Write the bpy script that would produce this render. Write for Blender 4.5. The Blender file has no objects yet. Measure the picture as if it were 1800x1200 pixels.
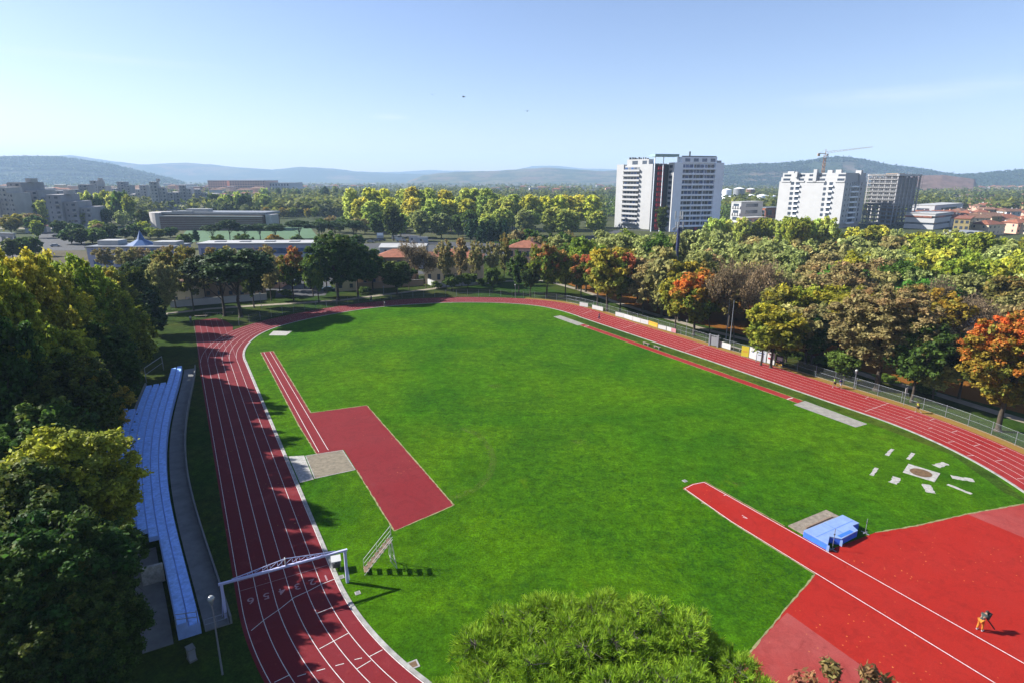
import bpy, math, random
import numpy as np
from mathutils import Vector, Matrix
sc = bpy.context.scene
col = sc.collection
# ------------------------------------------------------------------ camera, sky, sun
F = 1046.674; PT = 0.265208; RL = -0.000805; HC = 33.43
TCX, TCY, TH, RI, LS = 0.671, 95.533, 2.07793, 38.761, 73.399
cam_d = bpy.data.cameras.new('camera'); cam = bpy.data.objects.new('camera', cam_d); col.objects.link(cam)
cam.location = (0, 0, HC); cam.rotation_euler = (math.pi/2 - PT, RL, 0)
cam_d.sensor_width = 36; cam_d.lens = F/1800*36; cam_d.clip_start = 0.5; cam_d.clip_end = 60000
sc.camera = cam
SUN_EL = math.radians(34.5)
SV = Vector((-math.cos(SUN_EL)*math.cos(math.radians(12)), math.cos(SUN_EL)*math.sin(math.radians(12)), math.sin(SUN_EL)))
sl = bpy.data.lights.new('sun', 'SUN'); sl.energy = 5.0; sl.angle = math.radians(0.5); sl.color = (1.0, 0.965, 0.90)
so = bpy.data.objects.new('sun', sl); col.objects.link(so); so.location = (-100, 50, 200)
so.rotation_euler = (-SV).to_track_quat('-Z', 'Y').to_euler()
w = bpy.data.worlds.new('World'); sc.world = w; w.use_nodes = True
nt = w.node_tree; nt.nodes.clear()
wo = nt.nodes.new('ShaderNodeOutputWorld'); bg = nt.nodes.new('ShaderNodeBackground')
sky = nt.nodes.new('ShaderNodeTexSky'); sky.sky_type = 'NISHITA'; sky.sun_disc = False
sky.sun_elevation = SUN_EL; sky.sun_rotation = math.atan2(SV.x, SV.y) % (2*math.pi)
sky.altitude = 0; sky.air_density = 1.0; sky.dust_density = 0.6; sky.ozone_density = 2.0
bg.inputs['Strength'].default_value = 0.062
tn = nt.nodes.new('ShaderNodeMix'); tn.data_type = 'RGBA'; tn.blend_type = 'MULTIPLY'; tn.inputs[0].default_value = 1; tn.inputs[7].default_value = (1.0, 0.96, 1.10, 1)  # cool white balance
nt.links.new(sky.outputs[0], tn.inputs[6]); 
tcw = nt.nodes.new('ShaderNodeTexCoord'); last = tn.outputs[2]   # thin cloud wisps, by direction
for (dx, dy, dz, sx, sz, am) in ((0.499, 0.866, 0.108, 0.11, 0.012, .26), (0.60, 0.80, 0.115, 0.09, 0.010, .14), (-0.578, 0.816, 0.068, 0.022, 0.006, .4), (-0.19, 0.982, 0.093, 0.03, 0.005, .35), (-0.52, 0.85, 0.15, 0.12, 0.006, .18)):
    sb = nt.nodes.new('ShaderNodeVectorMath'); sb.operation = 'SUBTRACT'; nt.links.new(tcw.outputs['Generated'], sb.inputs[0]); sb.inputs[1].default_value = (dx, dy, dz)
    ml = nt.nodes.new('ShaderNodeVectorMath'); ml.operation = 'MULTIPLY'; nt.links.new(sb.outputs[0], ml.inputs[0]); ml.inputs[1].default_value = (1/sx, 0.3/sx, 1/sz)
    ln = nt.nodes.new('ShaderNodeVectorMath'); ln.operation = 'LENGTH'; nt.links.new(ml.outputs[0], ln.inputs[0])
    mp_ = nt.nodes.new('ShaderNodeMapping'); mp_.inputs['Scale'].default_value = (14, 14, 120); nt.links.new(tcw.outputs['Generated'], mp_.inputs[0])
    nz_ = nt.nodes.new('ShaderNodeTexNoise'); nz_.inputs['Scale'].default_value = 1.6; nz_.inputs['Detail'].default_value = 6; nt.links.new(mp_.outputs[0], nz_.inputs['Vector'])
    mr_ = nt.nodes.new('ShaderNodeMapRange'); nt.links.new(ln.outputs['Value'], mr_.inputs[0]); mr_.inputs[1].default_value = 1.2; mr_.inputs[2].default_value = 0.0; mr_.inputs[3].default_value = 0; mr_.inputs[4].default_value = am*2
    mm_ = nt.nodes.new('ShaderNodeMath'); mm_.operation = 'MULTIPLY'; nt.links.new(mr_.outputs[0], mm_.inputs[0]); nt.links.new(nz_.outputs[0], mm_.inputs[1]); mm_.use_clamp = True
    mx_ = nt.nodes.new('ShaderNodeMix'); mx_.data_type = 'RGBA'; nt.links.new(mm_.outputs[0], mx_.inputs[0]); nt.links.new(last, mx_.inputs[6]); mx_.inputs[7].default_value = (6.6, 6.9, 7.2, 1); last = mx_.outputs[2]
nt.links.new(last, bg.inputs[0]); nt.links.new(bg.outputs[0], wo.inputs[0])
sc.view_settings.view_transform = 'Standard'; sc.view_settings.look = 'None'
sc.view_settings.exposure = 1.35; sc.view_settings.gamma = 1
sc.cycles.max_bounces = 5; sc.cycles.diffuse_bounces = 2; sc.cycles.glossy_bounces = 2
sc.cycles.transmission_bounces = 2; sc.cycles.transparent_max_bounces = 12; sc.cycles.volume_bounces = 1
sc.cycles.use_denoising = True
sc.cycles.caustics_reflective = False; sc.cycles.caustics_refractive = False

# ------------------------------------------------------------------ pixel <-> place helpers (photo px, 1800 x 1200)
def ray(x, y):
    u = (x-900)/F; v = (y-600)/F
    c, s = math.cos(RL), math.sin(RL); u, v = c*u-s*v, s*u+c*v
    return (u, math.cos(PT)-v*math.sin(PT), -math.sin(PT)-v*math.cos(PT))
def G(x, y, z=0.0):
    d = ray(x, y); t = (z-HC)/d[2]
    return Vector((d[0]*t, d[1]*t, z))
def HT(g, x, yt):
    d = ray(x, yt); return HC + d[2]*g[1]/d[1]
def PX(X, Y, Z=0.0):
    dz = Z-HC; zc = Y*math.cos(PT)-dz*math.sin(PT)
    v = (-dz*math.cos(PT)-Y*math.sin(PT))/zc; u = X/zc
    c, s = math.cos(-RL), math.sin(-RL); u, v = c*u-s*v, s*u+c*v
    return 900+F*u, 600+F*v
cT, sT = math.cos(TH), math.sin(TH)
def UVP(U, V, z=0.0):   # track coordinates -> world
    return Vector((TCX+U*cT-V*sT, TCY+U*sT+V*cT, z))
def toUV(p):
    a, b = p[0]-TCX, p[1]-TCY
    return a*cT+b*sT, -a*sT+b*cT
ORD = ('first second third fourth fifth sixth seventh eighth ninth tenth eleventh twelfth thirteenth fourteenth fifteenth sixteenth '
       'seventeenth eighteenth nineteenth twentieth').split()
for tens in ('twenty', 'thirty', 'forty', 'fifty', 'sixty', 'seventy'):
    if tens != 'twenty': ORD.append(tens[:-1]+'ieth')
    ORD += [tens+'-'+o for o in ORD[:9]]
def tag(o, label=None, cat=None, group=None, kind=None):
    if label: o['label'] = label
    if cat: o['category'] = cat
    if group: o['group'] = group
    if kind: o['kind'] = kind
    return o
def empty(name, loc, rz=0, sc_=(1, 1, 1)):
    o = bpy.data.objects.new(name, None); col.objects.link(o)
    o.location = loc; o.rotation_euler = (0, 0, rz); o.scale = sc_; o.empty_display_size = 0.5
    return o
def mesh_np(name, V, Fq, mat=None, smooth=False, attr=None):
    V = np.asarray(V, np.float32); Fq = np.asarray(Fq, np.int32)
    me = bpy.data.meshes.new(name); n, k = Fq.shape
    me.vertices.add(len(V)); me.vertices.foreach_set('co', V.ravel())
    me.loops.add(n*k); me.loops.foreach_set('vertex_index', Fq.ravel())
    me.polygons.add(n); me.polygons.foreach_set('loop_start', np.arange(0, n*k, k, dtype=np.int32))
    me.polygons.foreach_set('loop_total', np.full(n, k, np.int32))
    if smooth: me.polygons.foreach_set('use_smooth', np.ones(n, bool))
    if attr is not None:
        a = me.color_attributes.new('leafc', 'FLOAT_COLOR', 'POINT')
        c4 = np.ones((len(V), 4), np.float32); c4[:, :3] = attr; a.data.foreach_set('color', c4.ravel())
    me.update(calc_edges=True)
    if mat: me.materials.append(mat)
    return me
def link(name, me, parent=None, loc=(0, 0, 0)):
    o = bpy.data.objects.new(name, me); col.objects.link(o); o.parent = parent; o.location = loc
    return o
class MB:
    def __init__(s): s.v = []; s.f = []
    def quad(s, *p):
        n = len(s.v); s.v += [tuple(q) for q in p]; s.f.append(tuple(range(n, n+len(p))))
    def box(s, x0, x1, y0, y1, z0, z1, M=None):
        P = [(x0,y0,z0),(x1,y0,z0),(x1,y1,z0),(x0,y1,z0),(x0,y0,z1),(x1,y0,z1),(x1,y1,z1),(x0,y1,z1)]
        if M is not None: P = [tuple(M @ Vector(p)) for p in P]
        n = len(s.v); s.v += P
        s.f += [tuple(n+i for i in q) for q in ((3,2,1,0),(4,5,6,7),(0,1,5,4),(1,2,6,5),(2,3,7,6),(3,0,4,7))]
    def tube(s, p0, p1, r0, r1=None, n=6, cap=True):
        r1 = r0 if r1 is None else r1
        p0 = Vector(p0); p1 = Vector(p1); d = (p1-p0)
        if d.length < 1e-6: return
        d.normalize(); a = d.orthogonal().normalized(); b = d.cross(a); k = len(s.v)
        for p, r in ((p0, r0), (p1, r1)):
            for i in range(n):
                t = 2*math.pi*i/n; s.v.append(tuple(p+(a*math.cos(t)+b*math.sin(t))*r))
        for i in range(n):
            j = (i+1) % n; s.f.append((k+i, k+j, k+n+j, k+n+i))
        if cap: s.f.append(tuple(k+i for i in range(n))[::-1]); s.f.append(tuple(k+n+i for i in range(n)))
    def bar(s, p0, p1, wx, wz=None):
        s.tube(p0, p1, wx*0.72, None, 4)
    def ball(s, c, r, n=8, sz=1.0):
        k = len(s.v); m = n//2
        for j in range(1, m):
            ph = math.pi*j/m
            for i in range(n):
                t = 2*math.pi*i/n; s.v.append((c[0]+r*math.sin(ph)*math.cos(t), c[1]+r*math.sin(ph)*math.sin(t), c[2]+r*sz*math.cos(ph)))
        s.v.append((c[0], c[1], c[2]+r*sz)); s.v.append((c[0], c[1], c[2]-r*sz)); T = k+(m-1)*n
        for j in range(m-2):
            for i in range(n):
                i2 = (i+1) % n; s.f.append((k+j*n+i, k+(j+1)*n+i, k+(j+1)*n+i2, k+j*n+i2))
        for i in range(n):
            i2 = (i+1) % n; s.f.append((T, k+i, k+i2)); s.f.append((T+1, k+(m-2)*n+i2, k+(m-2)*n+i))
    def prism(s, poly, z0, z1, M=None):
        if M is not None:
            poly_ = [M @ Vector((p[0], p[1], 0)) for p in poly]; poly = [(p.x, p.y) for p in poly_]
        a = sum(poly[i][0]*poly[(i+1) % len(poly)][1]-poly[(i+1) % len(poly)][0]*poly[i][1] for i in range(len(poly)))
        if a < 0: poly = poly[::-1]
        n = len(poly); k = len(s.v)
        s.v += [(p[0], p[1], z0) for p in poly]+[(p[0], p[1], z1) for p in poly]
        s.f.append(tuple(k+i for i in range(n))[::-1]); s.f.append(tuple(k+n+i for i in range(n)))
        for i in range(n):
            j = (i+1) % n; s.f.append((k+i, k+j, k+n+j, k+n+i))
    def build(s, name, mat, parent=None, smooth=False):
        me = bpy.data.meshes.new(name); me.from_pydata(s.v, [], s.f)
        if smooth: me.polygons.foreach_set('use_smooth', [True]*len(me.polygons))
        me.materials.append(mat); me.update()
        return link(name, me, parent)

# ------------------------------------------------------------------ materials
def newmat(name):
    m = bpy.data.materials.new(name); m.use_nodes = True; t = m.node_tree
    b = t.nodes['Principled BSDF']; return m, t, b
def N(t, kind, **kw):
    n = t.nodes.new(kind)
    for k, v in kw.items():
        if k in n.inputs: n.inputs[k].default_value = v
        else: setattr(n, k, v)
    return n
def mixc(t, fac, a, b, mode='MIX'):
    n = t.nodes.new('ShaderNodeMix'); n.data_type = 'RGBA'; n.blend_type = mode
    for s, v in ((n.inputs[0], fac), (n.inputs[6], a), (n.inputs[7], b)):
        if hasattr(v, 'is_output') or isinstance(v, bpy.types.NodeSocket): t.links.new(v, s)
        else: s.default_value = v if not isinstance(v, tuple) or len(v) == 4 else (*v, 1)
    return n.outputs[2]
def ramp(t, sock, stops):
    r = t.nodes.new('ShaderNodeValToRGB'); t.links.new(sock, r.inputs[0])
    e = r.color_ramp.elements
    while len(e) < len(stops): e.new(0.5)
    for el, (p, c) in zip(e, stops): el.position = p; el.color = (*c, 1) if len(c) == 3 else c
    return r.outputs[0]
def noise(t, scale, detail=3, rough=0.6, vec=None, dist=0.0):
    n = N(t, 'ShaderNodeTexNoise', Scale=scale, Detail=detail, Roughness=rough, Distortion=dist)
    if vec is not None: t.links.new(vec, n.inputs['Vector'])
    return n.outputs[0]
def geo(t): return t.nodes.new('ShaderNodeNewGeometry').outputs['Position']
ALB = 0.49
KEEP = {'cool_white_render', 'shade_blued_white_paint', 'bleacher_riser', 'lilac_white_paint', 'brutalist_concrete', 'pale_brutalist_concrete', 'violet_grey_render', 'dark_window_glass', 'blue_window_glass', 'blue_mat_side', 'bird_feathers', 'dark_steel', 'grey_render', 'brown_render', 'cream_render', 'pink_render'}
def simple(name, c, rough=0.7, var=0.12, scale=2.0, metal=0.0, spec=0.4, bump=0.0, world=True, rnd=0.0):
    m, t, b = newmat(name)
    c = tuple(x*(1.0 if name in KEEP else ALB) for x in c)
    vec = geo(t) if world else t.nodes.new('ShaderNodeTexCoord').outputs['Object']
    f = noise(t, scale, 4, 0.65, vec)
    c1 = tuple(max(0, x*(1-var)) for x in c); c2 = tuple(min(1, x*(1+var)) for x in c)
    o = ramp(t, f, [(0.3, c1), (0.7, c2)])
    if rnd:
        oi = t.nodes.new('ShaderNodeObjectInfo')
        mr = N(t, 'ShaderNodeMapRange'); t.links.new(oi.outputs['Random'], mr.inputs[0]); mr.inputs[3].default_value = 1-rnd; mr.inputs[4].default_value = 1+rnd
        hs = N(t, 'ShaderNodeHueSaturation'); t.links.new(o, hs.inputs['Color']); t.links.new(mr.outputs[0], hs.inputs['Value']); o = hs.outputs[0]
    t.links.new(o, b.inputs['Base Color']); b.inputs['Roughness'].default_value = rough
    b.inputs['Metallic'].default_value = metal; b.inputs['Specular IOR Level'].default_value = spec
    if bump:
        bp = N(t, 'ShaderNodeBump', Strength=bump); bp.inputs['Distance'].default_value = 0.05
        t.links.new(noise(t, scale*8, 3, 0.6, vec), bp.inputs['Height']); t.links.new(bp.outputs[0], b.inputs['Normal'])
    return m
LEAF_GAIN = 1.75
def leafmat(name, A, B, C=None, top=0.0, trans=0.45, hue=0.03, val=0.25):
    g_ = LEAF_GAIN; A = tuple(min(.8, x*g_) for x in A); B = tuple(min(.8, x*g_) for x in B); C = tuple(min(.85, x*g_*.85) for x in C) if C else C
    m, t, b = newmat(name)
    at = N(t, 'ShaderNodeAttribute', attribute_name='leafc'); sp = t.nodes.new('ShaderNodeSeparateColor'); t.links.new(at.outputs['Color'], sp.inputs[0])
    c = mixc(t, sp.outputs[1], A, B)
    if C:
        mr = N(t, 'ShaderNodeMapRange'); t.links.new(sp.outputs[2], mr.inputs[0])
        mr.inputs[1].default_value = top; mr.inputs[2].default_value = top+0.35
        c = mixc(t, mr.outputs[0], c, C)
    oi = t.nodes.new('ShaderNodeObjectInfo')
    m1 = N(t, 'ShaderNodeMapRange'); t.links.new(oi.outputs['Random'], m1.inputs[0]); m1.inputs[3].default_value = 0.5-hue; m1.inputs[4].default_value = 0.5+hue
    mm = N(t, 'ShaderNodeMath', operation='MULTIPLY'); t.links.new(oi.outputs['Random'], mm.inputs[0]); mm.inputs[1].default_value = 7.31
    fr = N(t, 'ShaderNodeMath', operation='FRACT'); t.links.new(mm.outputs[0], fr.inputs[0])
    m2 = N(t, 'ShaderNodeMapRange'); t.links.new(fr.outputs[0], m2.inputs[0]); m2.inputs[3].default_value = 1-val*0.7; m2.inputs[4].default_value = 1+val*0.7
    m3 = N(t, 'ShaderNodeMapRange'); t.links.new(sp.outputs[0], m3.inputs[0]); m3.inputs[3].default_value = 0.55; m3.inputs[4].default_value = 1.55
    mu = N(t, 'ShaderNodeMath', operation='MULTIPLY'); t.links.new(m2.outputs[0], mu.inputs[0]); t.links.new(m3.outputs[0], mu.inputs[1])
    hs = N(t, 'ShaderNodeHueSaturation'); t.links.new(c, hs.inputs['Color']); t.links.new(m1.outputs[0], hs.inputs['Hue']); t.links.new(mu.outputs[0], hs.inputs['Value'])
    b.inputs['Roughness'].default_value = 0.6; b.inputs['Specular IOR Level'].default_value = 0.12
    t.links.new(hs.outputs[0], b.inputs['Base Color'])
    tr = t.nodes.new('ShaderNodeBsdfTranslucent'); t.links.new(hs.outputs[0], tr.inputs[0])
    mx = t.nodes.new('ShaderNodeMixShader'); mx.inputs[0].default_value = trans
    t.links.new(b.outputs[0], mx.inputs[1]); t.links.new(tr.outputs[0], mx.inputs[2])
    t.links.new(mx.outputs[0], t.nodes['Material Output'].inputs[0])
    return m

def grassmat(name, base, dark, yellow, litter=None, lit_amt=0.55):
    base, dark, yellow, litter = [tuple(x*ALB for x in q) if q else None for q in (base, dark, yellow, litter)]
    m, t, b = newmat(name); p = geo(t)
    big = noise(t, 0.03, 4, 0.6, p, 0.8); big2_ = noise(t, 0.11, 4, 0.65, p, 0.5)
    c = mixc(t, ramp(t, big, [(0.38, (0,)*3), (0.62, (1,)*3)]), base, yellow)
    c = mixc(t, ramp(t, big2_, [(0.42, (0,)*3), (0.68, (0.55,)*3)]), c, dark)
    fr1 = noise(t, 0.7, 9, 0.82, p, 0.3); c = mixc(t, 1.0, c, ramp(t, fr1, [(0.34, (0.55,)*3), (0.5, (1.0,)*3), (0.66, (1.5,)*3)]), 'MULTIPLY')
    fr2 = noise(t, 4.5, 4, 0.8, p); c = mixc(t, 1.0, c, ramp(t, fr2, [(0.32, (0.62,)*3), (0.5, (1.0,)*3), (0.70, (1.5,)*3)]), 'MULTIPLY')
    wd = noise(t, 1.5, 7, 0.8, p, 0.25); wz = noise(t, 0.022, 3, 0.6, p)
    weeds = mixc(t, 1.0, ramp(t, wd, [(0.49, (0,)*3), (0.60, (0.65,)*3)]), ramp(t, wz, [(0.42, (0,)*3), (0.54, (1,)*3)]), 'MULTIPLY')
    c = mixc(t, weeds, c, tuple(q_*s_ for q_, s_ in zip(dark, (1.0, 0.85, 2.4))))
    pale = noise(t, 0.13, 6, 0.7, p, 0.6); c = mixc(t, ramp(t, pale, [(0.62, (0,)*3), (0.74, (0.45,)*3)]), c, tuple(q_*s_ for q_, s_ in zip(yellow, (2.0, 1.15, 3.0))))
    if litter:
        l = noise(t, 2.2, 6, 0.8, p); big2 = noise(t, 0.06, 3, 0.6, p)
        ad = N(t, 'ShaderNodeMath', operation='ADD'); t.links.new(l, ad.inputs[0])
        m_ = N(t, 'ShaderNodeMath', operation='MULTIPLY'); t.links.new(big2, m_.inputs[0]); m_.inputs[1].default_value = 1.2
        t.links.new(m_.outputs[0], ad.inputs[1])
        c = mixc(t, ramp(t, ad.outputs[0], [(lit_amt+0.5, (0,)*3), (lit_amt+0.68, (0.9,)*3)]), c, litter)
    t.links.new(c, b.inputs['Base Color']); b.inputs['Roughness'].default_value = 0.95; b.inputs['Specular IOR Level'].default_value = 0.03
    bp = N(t, 'ShaderNodeBump', Strength=0.9); bp.inputs['Distance'].default_value = 0.12
    t.links.new(noise(t, 5.0, 5, 0.8, p), bp.inputs['Height']); t.links.new(bp.outputs[0], b.inputs['Normal'])
    return m
def trackmat(name, c, c2, fade=0.35, dull_left=None):
    c, c2 = [tuple(x*ALB for x in q) for q in (c, c2)]
    m, t, b = newmat(name); p = geo(t)
    a = noise(t, 0.12, 4, 0.6, p); d = noise(t, 0.8, 5, 0.75, p, 1.0); f = noise(t, 12, 3, 0.7, p)
    o = mixc(t, ramp(t, a, [(0.35, (0,)*3), (0.7, (fade,)*3)]), c, c2)
    if dull_left:   # duller red on the left, partly painted in to deepen its shade
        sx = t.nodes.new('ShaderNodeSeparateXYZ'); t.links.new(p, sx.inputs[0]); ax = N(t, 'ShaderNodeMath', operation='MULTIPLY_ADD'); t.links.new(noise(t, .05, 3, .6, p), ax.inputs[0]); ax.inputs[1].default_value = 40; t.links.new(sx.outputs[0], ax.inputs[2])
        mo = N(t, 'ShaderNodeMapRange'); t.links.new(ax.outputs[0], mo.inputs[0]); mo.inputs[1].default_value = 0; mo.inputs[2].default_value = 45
        o = mixc(t, mo.outputs[0], tuple(x*ALB for x in dull_left), o)
    st_ = noise(t, 0.35, 8, 0.8, p, 1.5); o = mixc(t, ramp(t, st_, [(0.52, (0,)*3), (0.56, (0.35,)*3), (0.60, (0.1,)*3)]), o, tuple(x*0.62 for x in c))
    sm_ = noise(t, 0.22, 7, 0.7, p, 0.6); o = mixc(t, ramp(t, sm_, [(0.55, (0,)*3), (0.70, (0.4,)*3)]), o, c2)
    o = mixc(t, ramp(t, d, [(0.3, (0.5,)*3), (0.46, (0,)*3)]), o, tuple(x*0.6 for x in c))
    o = mixc(t, ramp(t, d, [(0.62, (0,)*3), (0.8, (0.35,)*3)]), o, c2)
    o = mixc(t, 1.0, o, ramp(t, f, [(0.3, (0.86,)*3), (0.7, (1.14,)*3)]), 'MULTIPLY')
    vo = N(t, 'ShaderNodeTexVoronoi', Scale=1.9); t.links.new(p, vo.inputs['Vector'])
    sp = ramp(t, vo.outputs['Distance'], [(0.09, (1,)*3), (0.13, (0,)*3)])
    w_ = ramp(t, noise(t, 0.12, 5, 0.7, p), [(0.52, (0,)*3), (0.66, (1,)*3)])
    k = mixc(t, 1.0, sp, w_, 'MULTIPLY')
    o = mixc(t, k, o, (0.5, 0.22, 0.05))
    t.links.new(o, b.inputs['Base Color']); b.inputs['Roughness'].default_value = 0.85; b.inputs['Specular IOR Level'].default_value = 0.15
    bp = N(t, 'ShaderNodeBump', Strength=0.3); bp.inputs['Distance'].default_value = 0.02
    t.links.new(noise(t, 25, 2, 0.6, p), bp.inputs['Height']); t.links.new(bp.outputs[0], b.inputs['Normal'])
    return m
M = {}
M['infield'] = grassmat('infield_grass', (0.060, 0.195, 0.003), (0.020, 0.100, 0.005), (0.106, 0.240, 0.003))
M['verge'] = grassmat('verge_grass', (0.05, 0.12, 0.01), (0.02, 0.07, 0.01), (0.12, 0.16, 0.015), (0.42, 0.24, 0.03), 0.53)
M['lawn'] = grassmat('park_lawn', (0.045, 0.105, 0.012), (0.02, 0.055, 0.01), (0.10, 0.11, 0.02), (0.20, 0.11, 0.03), 0.60)
M['leafband'] = grassmat('leaf_band', (0.14, 0.14, 0.03), (0.06, 0.09, 0.02), (0.24, 0.19, 0.05), (0.46, 0.27, 0.07), 0.42)
M['litter'] = grassmat('leaf_litter', (0.10, 0.09, 0.02), (0.05, 0.05, 0.015), (0.16, 0.10, 0.03), (0.36, 0.14, 0.025), 0.42)
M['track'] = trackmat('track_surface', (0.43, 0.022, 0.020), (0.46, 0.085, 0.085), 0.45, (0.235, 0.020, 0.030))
M['red'] = trackmat('red_apron_surface', (0.50, 0.020, 0.010), (0.52, 0.042, 0.03), 0.3)
M['faded'] = trackmat('faded_red_surface', (0.47, 0.055, 0.045), (0.52, 0.13, 0.12), 0.8)
M['dirt'] = simple('dry_grass_edge', (0.36, 0.33, 0.14), 0.95, 0.4, 2.5)
M['jump'] = trackmat('jump_surface', (0.29, 0.020, 0.026), (0.30, 0.05, 0.055), 0.3)
M['line'] = simple('white_line_paint', (0.98, 0.94, 0.92), 0.6, 0.25, 4)
M['ghost'] = simple('worn_line_paint', (0.56, 0.32, 0.35), 0.7, 0.3, 5)
M['kerb'] = simple('pale_concrete_kerb', (0.50, 0.49, 0.45), 0.8, 0.35, 1.3, bump=0.3)
M['concrete'] = simple('grey_concrete', (0.27, 0.28, 0.27), 0.85, 0.22, 0.7, bump=0.4)
M['sand'] = simple('grey_sand', (0.42, 0.40, 0.35), 0.95, 0.25, 1.2, bump=1.0)
M['sandL'] = simple('brown_sand', (0.33, 0.28, 0.20), 0.95, 0.3, 1.8, bump=1.0)
M['pad'] = simple('white_pad', (0.58, 0.56, 0.51), 0.85, 0.35, 3.0)
M['shadeblue'] = simple('shade_blued_white_paint', (0.24, 0.42, 0.88), 0.55, 0.30, 2.6)  # pale seats; the blue of sky-lit shade is put into their colour
M['step'] = simple('bleacher_riser', (0.20, 0.30, 0.55), 0.7, 0.2, 0.8)
M['rust'] = simple('rusty_steel', (0.22, 0.13, 0.06), 0.7, 0.4, 3)
M['asphalt'] = simple('asphalt', (0.085, 0.088, 0.095), 0.9, 0.2, 0.3)
M['path'] = simple('gravel_path', (0.42, 0.36, 0.27), 0.95, 0.25, 0.6)
M['steel'] = simple('galvanised_steel', (0.42, 0.45, 0.50), 0.45, 0.1, 2, metal=0.3)
M['gantry'] = simple('lilac_white_paint', (0.42, 0.43, 0.62), 0.45, 0.08, 2)
M['whitep'] = simple('white_paint', (0.78, 0.78, 0.76), 0.5, 0.06, 2)
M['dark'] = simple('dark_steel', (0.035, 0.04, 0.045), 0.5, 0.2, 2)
M['bark'] = simple('tree_bark', (0.10, 0.075, 0.05), 0.9, 0.35, 2.5, bump=0.6)
M['barkpale'] = simple('pale_tree_bark', (0.20, 0.17, 0.14), 0.9, 0.3, 2.5, bump=0.6)
M['twig'] = simple('brown_twigs', (0.17, 0.12, 0.085), 0.9, 0.3, 2)
M['wood'] = simple('weathered_wood', (0.34, 0.23, 0.15), 0.8, 0.35, 4)
M['plank'] = simple('grey_planks', (0.36, 0.30, 0.23), 0.85, 0.35, 3)
M['mat'] = simple('blue_mat_cover', (0.34, 0.50, 0.86), 0.5, 0.12, 1.2)
M['matside'] = simple('blue_mat_side', (0.035, 0.13, 0.62), 0.5, 0.15, 2)
M['glass'] = simple('dark_window_glass', (0.045, 0.06, 0.085), 0.12, 0.3, 0.4, spec=0.8)
M['glassb'] = simple('blue_window_glass', (0.035, 0.08, 0.20), 0.12, 0.35, 0.3, spec=0.8)
M['blind'] = simple('pale_blinds', (0.30, 0.32, 0.36), 0.6, 0.1, 2)
M['tealglass'] = simple('teal_glass', (0.50, 0.72, 0.68), 0.2, 0.15, 0.3)
M['white'] = simple('white_render', (0.80, 0.80, 0.80), 0.7, 0.05, 0.2)
M['white2'] = simple('cool_white_render', (0.80, 0.83, 0.88), 0.7, 0.06, 0.2)
M['redp'] = simple('red_panel', (0.55, 0.02, 0.03), 0.6, 0.1, 0.5)
M['greyc'] = simple('brutalist_concrete', (0.27, 0.26, 0.26), 0.85, 0.16, 0.12)
M['greyc2'] = simple('pale_brutalist_concrete', (0.36, 0.34, 0.32), 0.85, 0.16, 0.12)
M['slabc'] = simple('raw_slab_concrete', (0.58, 0.57, 0.56), 0.9, 0.15, 0.3)
M['cream'] = simple('cream_render', (0.62, 0.50, 0.34), 0.8, 0.08, 0.4)
M['pink'] = simple('pink_render', (0.58, 0.34, 0.25), 0.8, 0.08, 0.4)
M['yellow'] = simple('yellow_render', (0.58, 0.46, 0.20), 0.8, 0.08, 0.4)
M['ochre'] = simple('brown_render', (0.30, 0.21, 0.14), 0.8, 0.1, 0.4)
M['greyw'] = simple('grey_render', (0.40, 0.38, 0.38), 0.8, 0.1, 0.4)
M['tile'] = simple('terracotta_tiles', (0.42, 0.15, 0.08), 0.85, 0.3, 0.8, rnd=0.2)
M['tile2'] = simple('brown_tiles', (0.30, 0.16, 0.10), 0.85, 0.3, 0.8, rnd=0.2)
M['greyroof'] = simple('grey_sheet_roof', (0.36, 0.38, 0.40), 0.5, 0.15, 0.3)
M['whiteroof'] = simple('white_membrane_roof', (0.70, 0.69, 0.66), 0.6, 0.1, 0.2)
M['blueroof'] = simple('blue_pyramid_roof', (0.05, 0.16, 0.42), 0.5, 0.15, 0.3)
M['brickband'] = simple('brown_brick', (0.24, 0.15, 0.11), 0.85, 0.15, 0.5)
M['violet'] = simple('violet_grey_render', (0.33, 0.34, 0.44), 0.8, 0.08, 0.3)
M['orange'] = simple('orange_paint', (0.70, 0.27, 0.04), 0.5, 0.1, 1)
M['cranew'] = simple('crane_white_paint', (0.72, 0.68, 0.64), 0.5, 0.1, 1)
M['adyellow'] = simple('yellow_board', (0.80, 0.66, 0.04), 0.5, 0.06, 0.5)
M['adorange'] = simple('orange_board', (0.80, 0.48, 0.06), 0.5, 0.06, 0.5)
M['adpink'] = simple('pink_board', (0.70, 0.30, 0.34), 0.5, 0.06, 0.5)
M['adpale'] = simple('pale_board', (0.66, 0.70, 0.76), 0.5, 0.08, 0.5)
M['turf'] = simple('artificial_turf', (0.10, 0.22, 0.09), 0.9, 0.1, 0.1)
M['globe'] = simple('frosted_globe', (0.62, 0.64, 0.62), 0.15, 0.1, 3, spec=0.8)
M['skin'] = simple('skin', (0.45, 0.26, 0.18), 0.6, 0.06, 6)
M['hair'] = simple('dark_hair', (0.03, 0.02, 0.015), 0.7, 0.1, 6)
M['cbirds'] = simple('bird_feathers', (0.03, 0.03, 0.035), 0.7, 0.1, 6)
def fl(nm, c): M[nm] = simple(nm, c, 0.85, 0.1, 5)
fl('cloth_green', (0.045, 0.07, 0.065)); fl('cloth_orange', (0.85, 0.30, 0.03)); fl('cloth_palepink', (0.72, 0.58, 0.52))
fl('cloth_lime', (0.40, 0.85, 0.05)); fl('cloth_blue', (0.03, 0.04, 0.32)); fl('cloth_yellow', (0.75, 0.75, 0.05))
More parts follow.
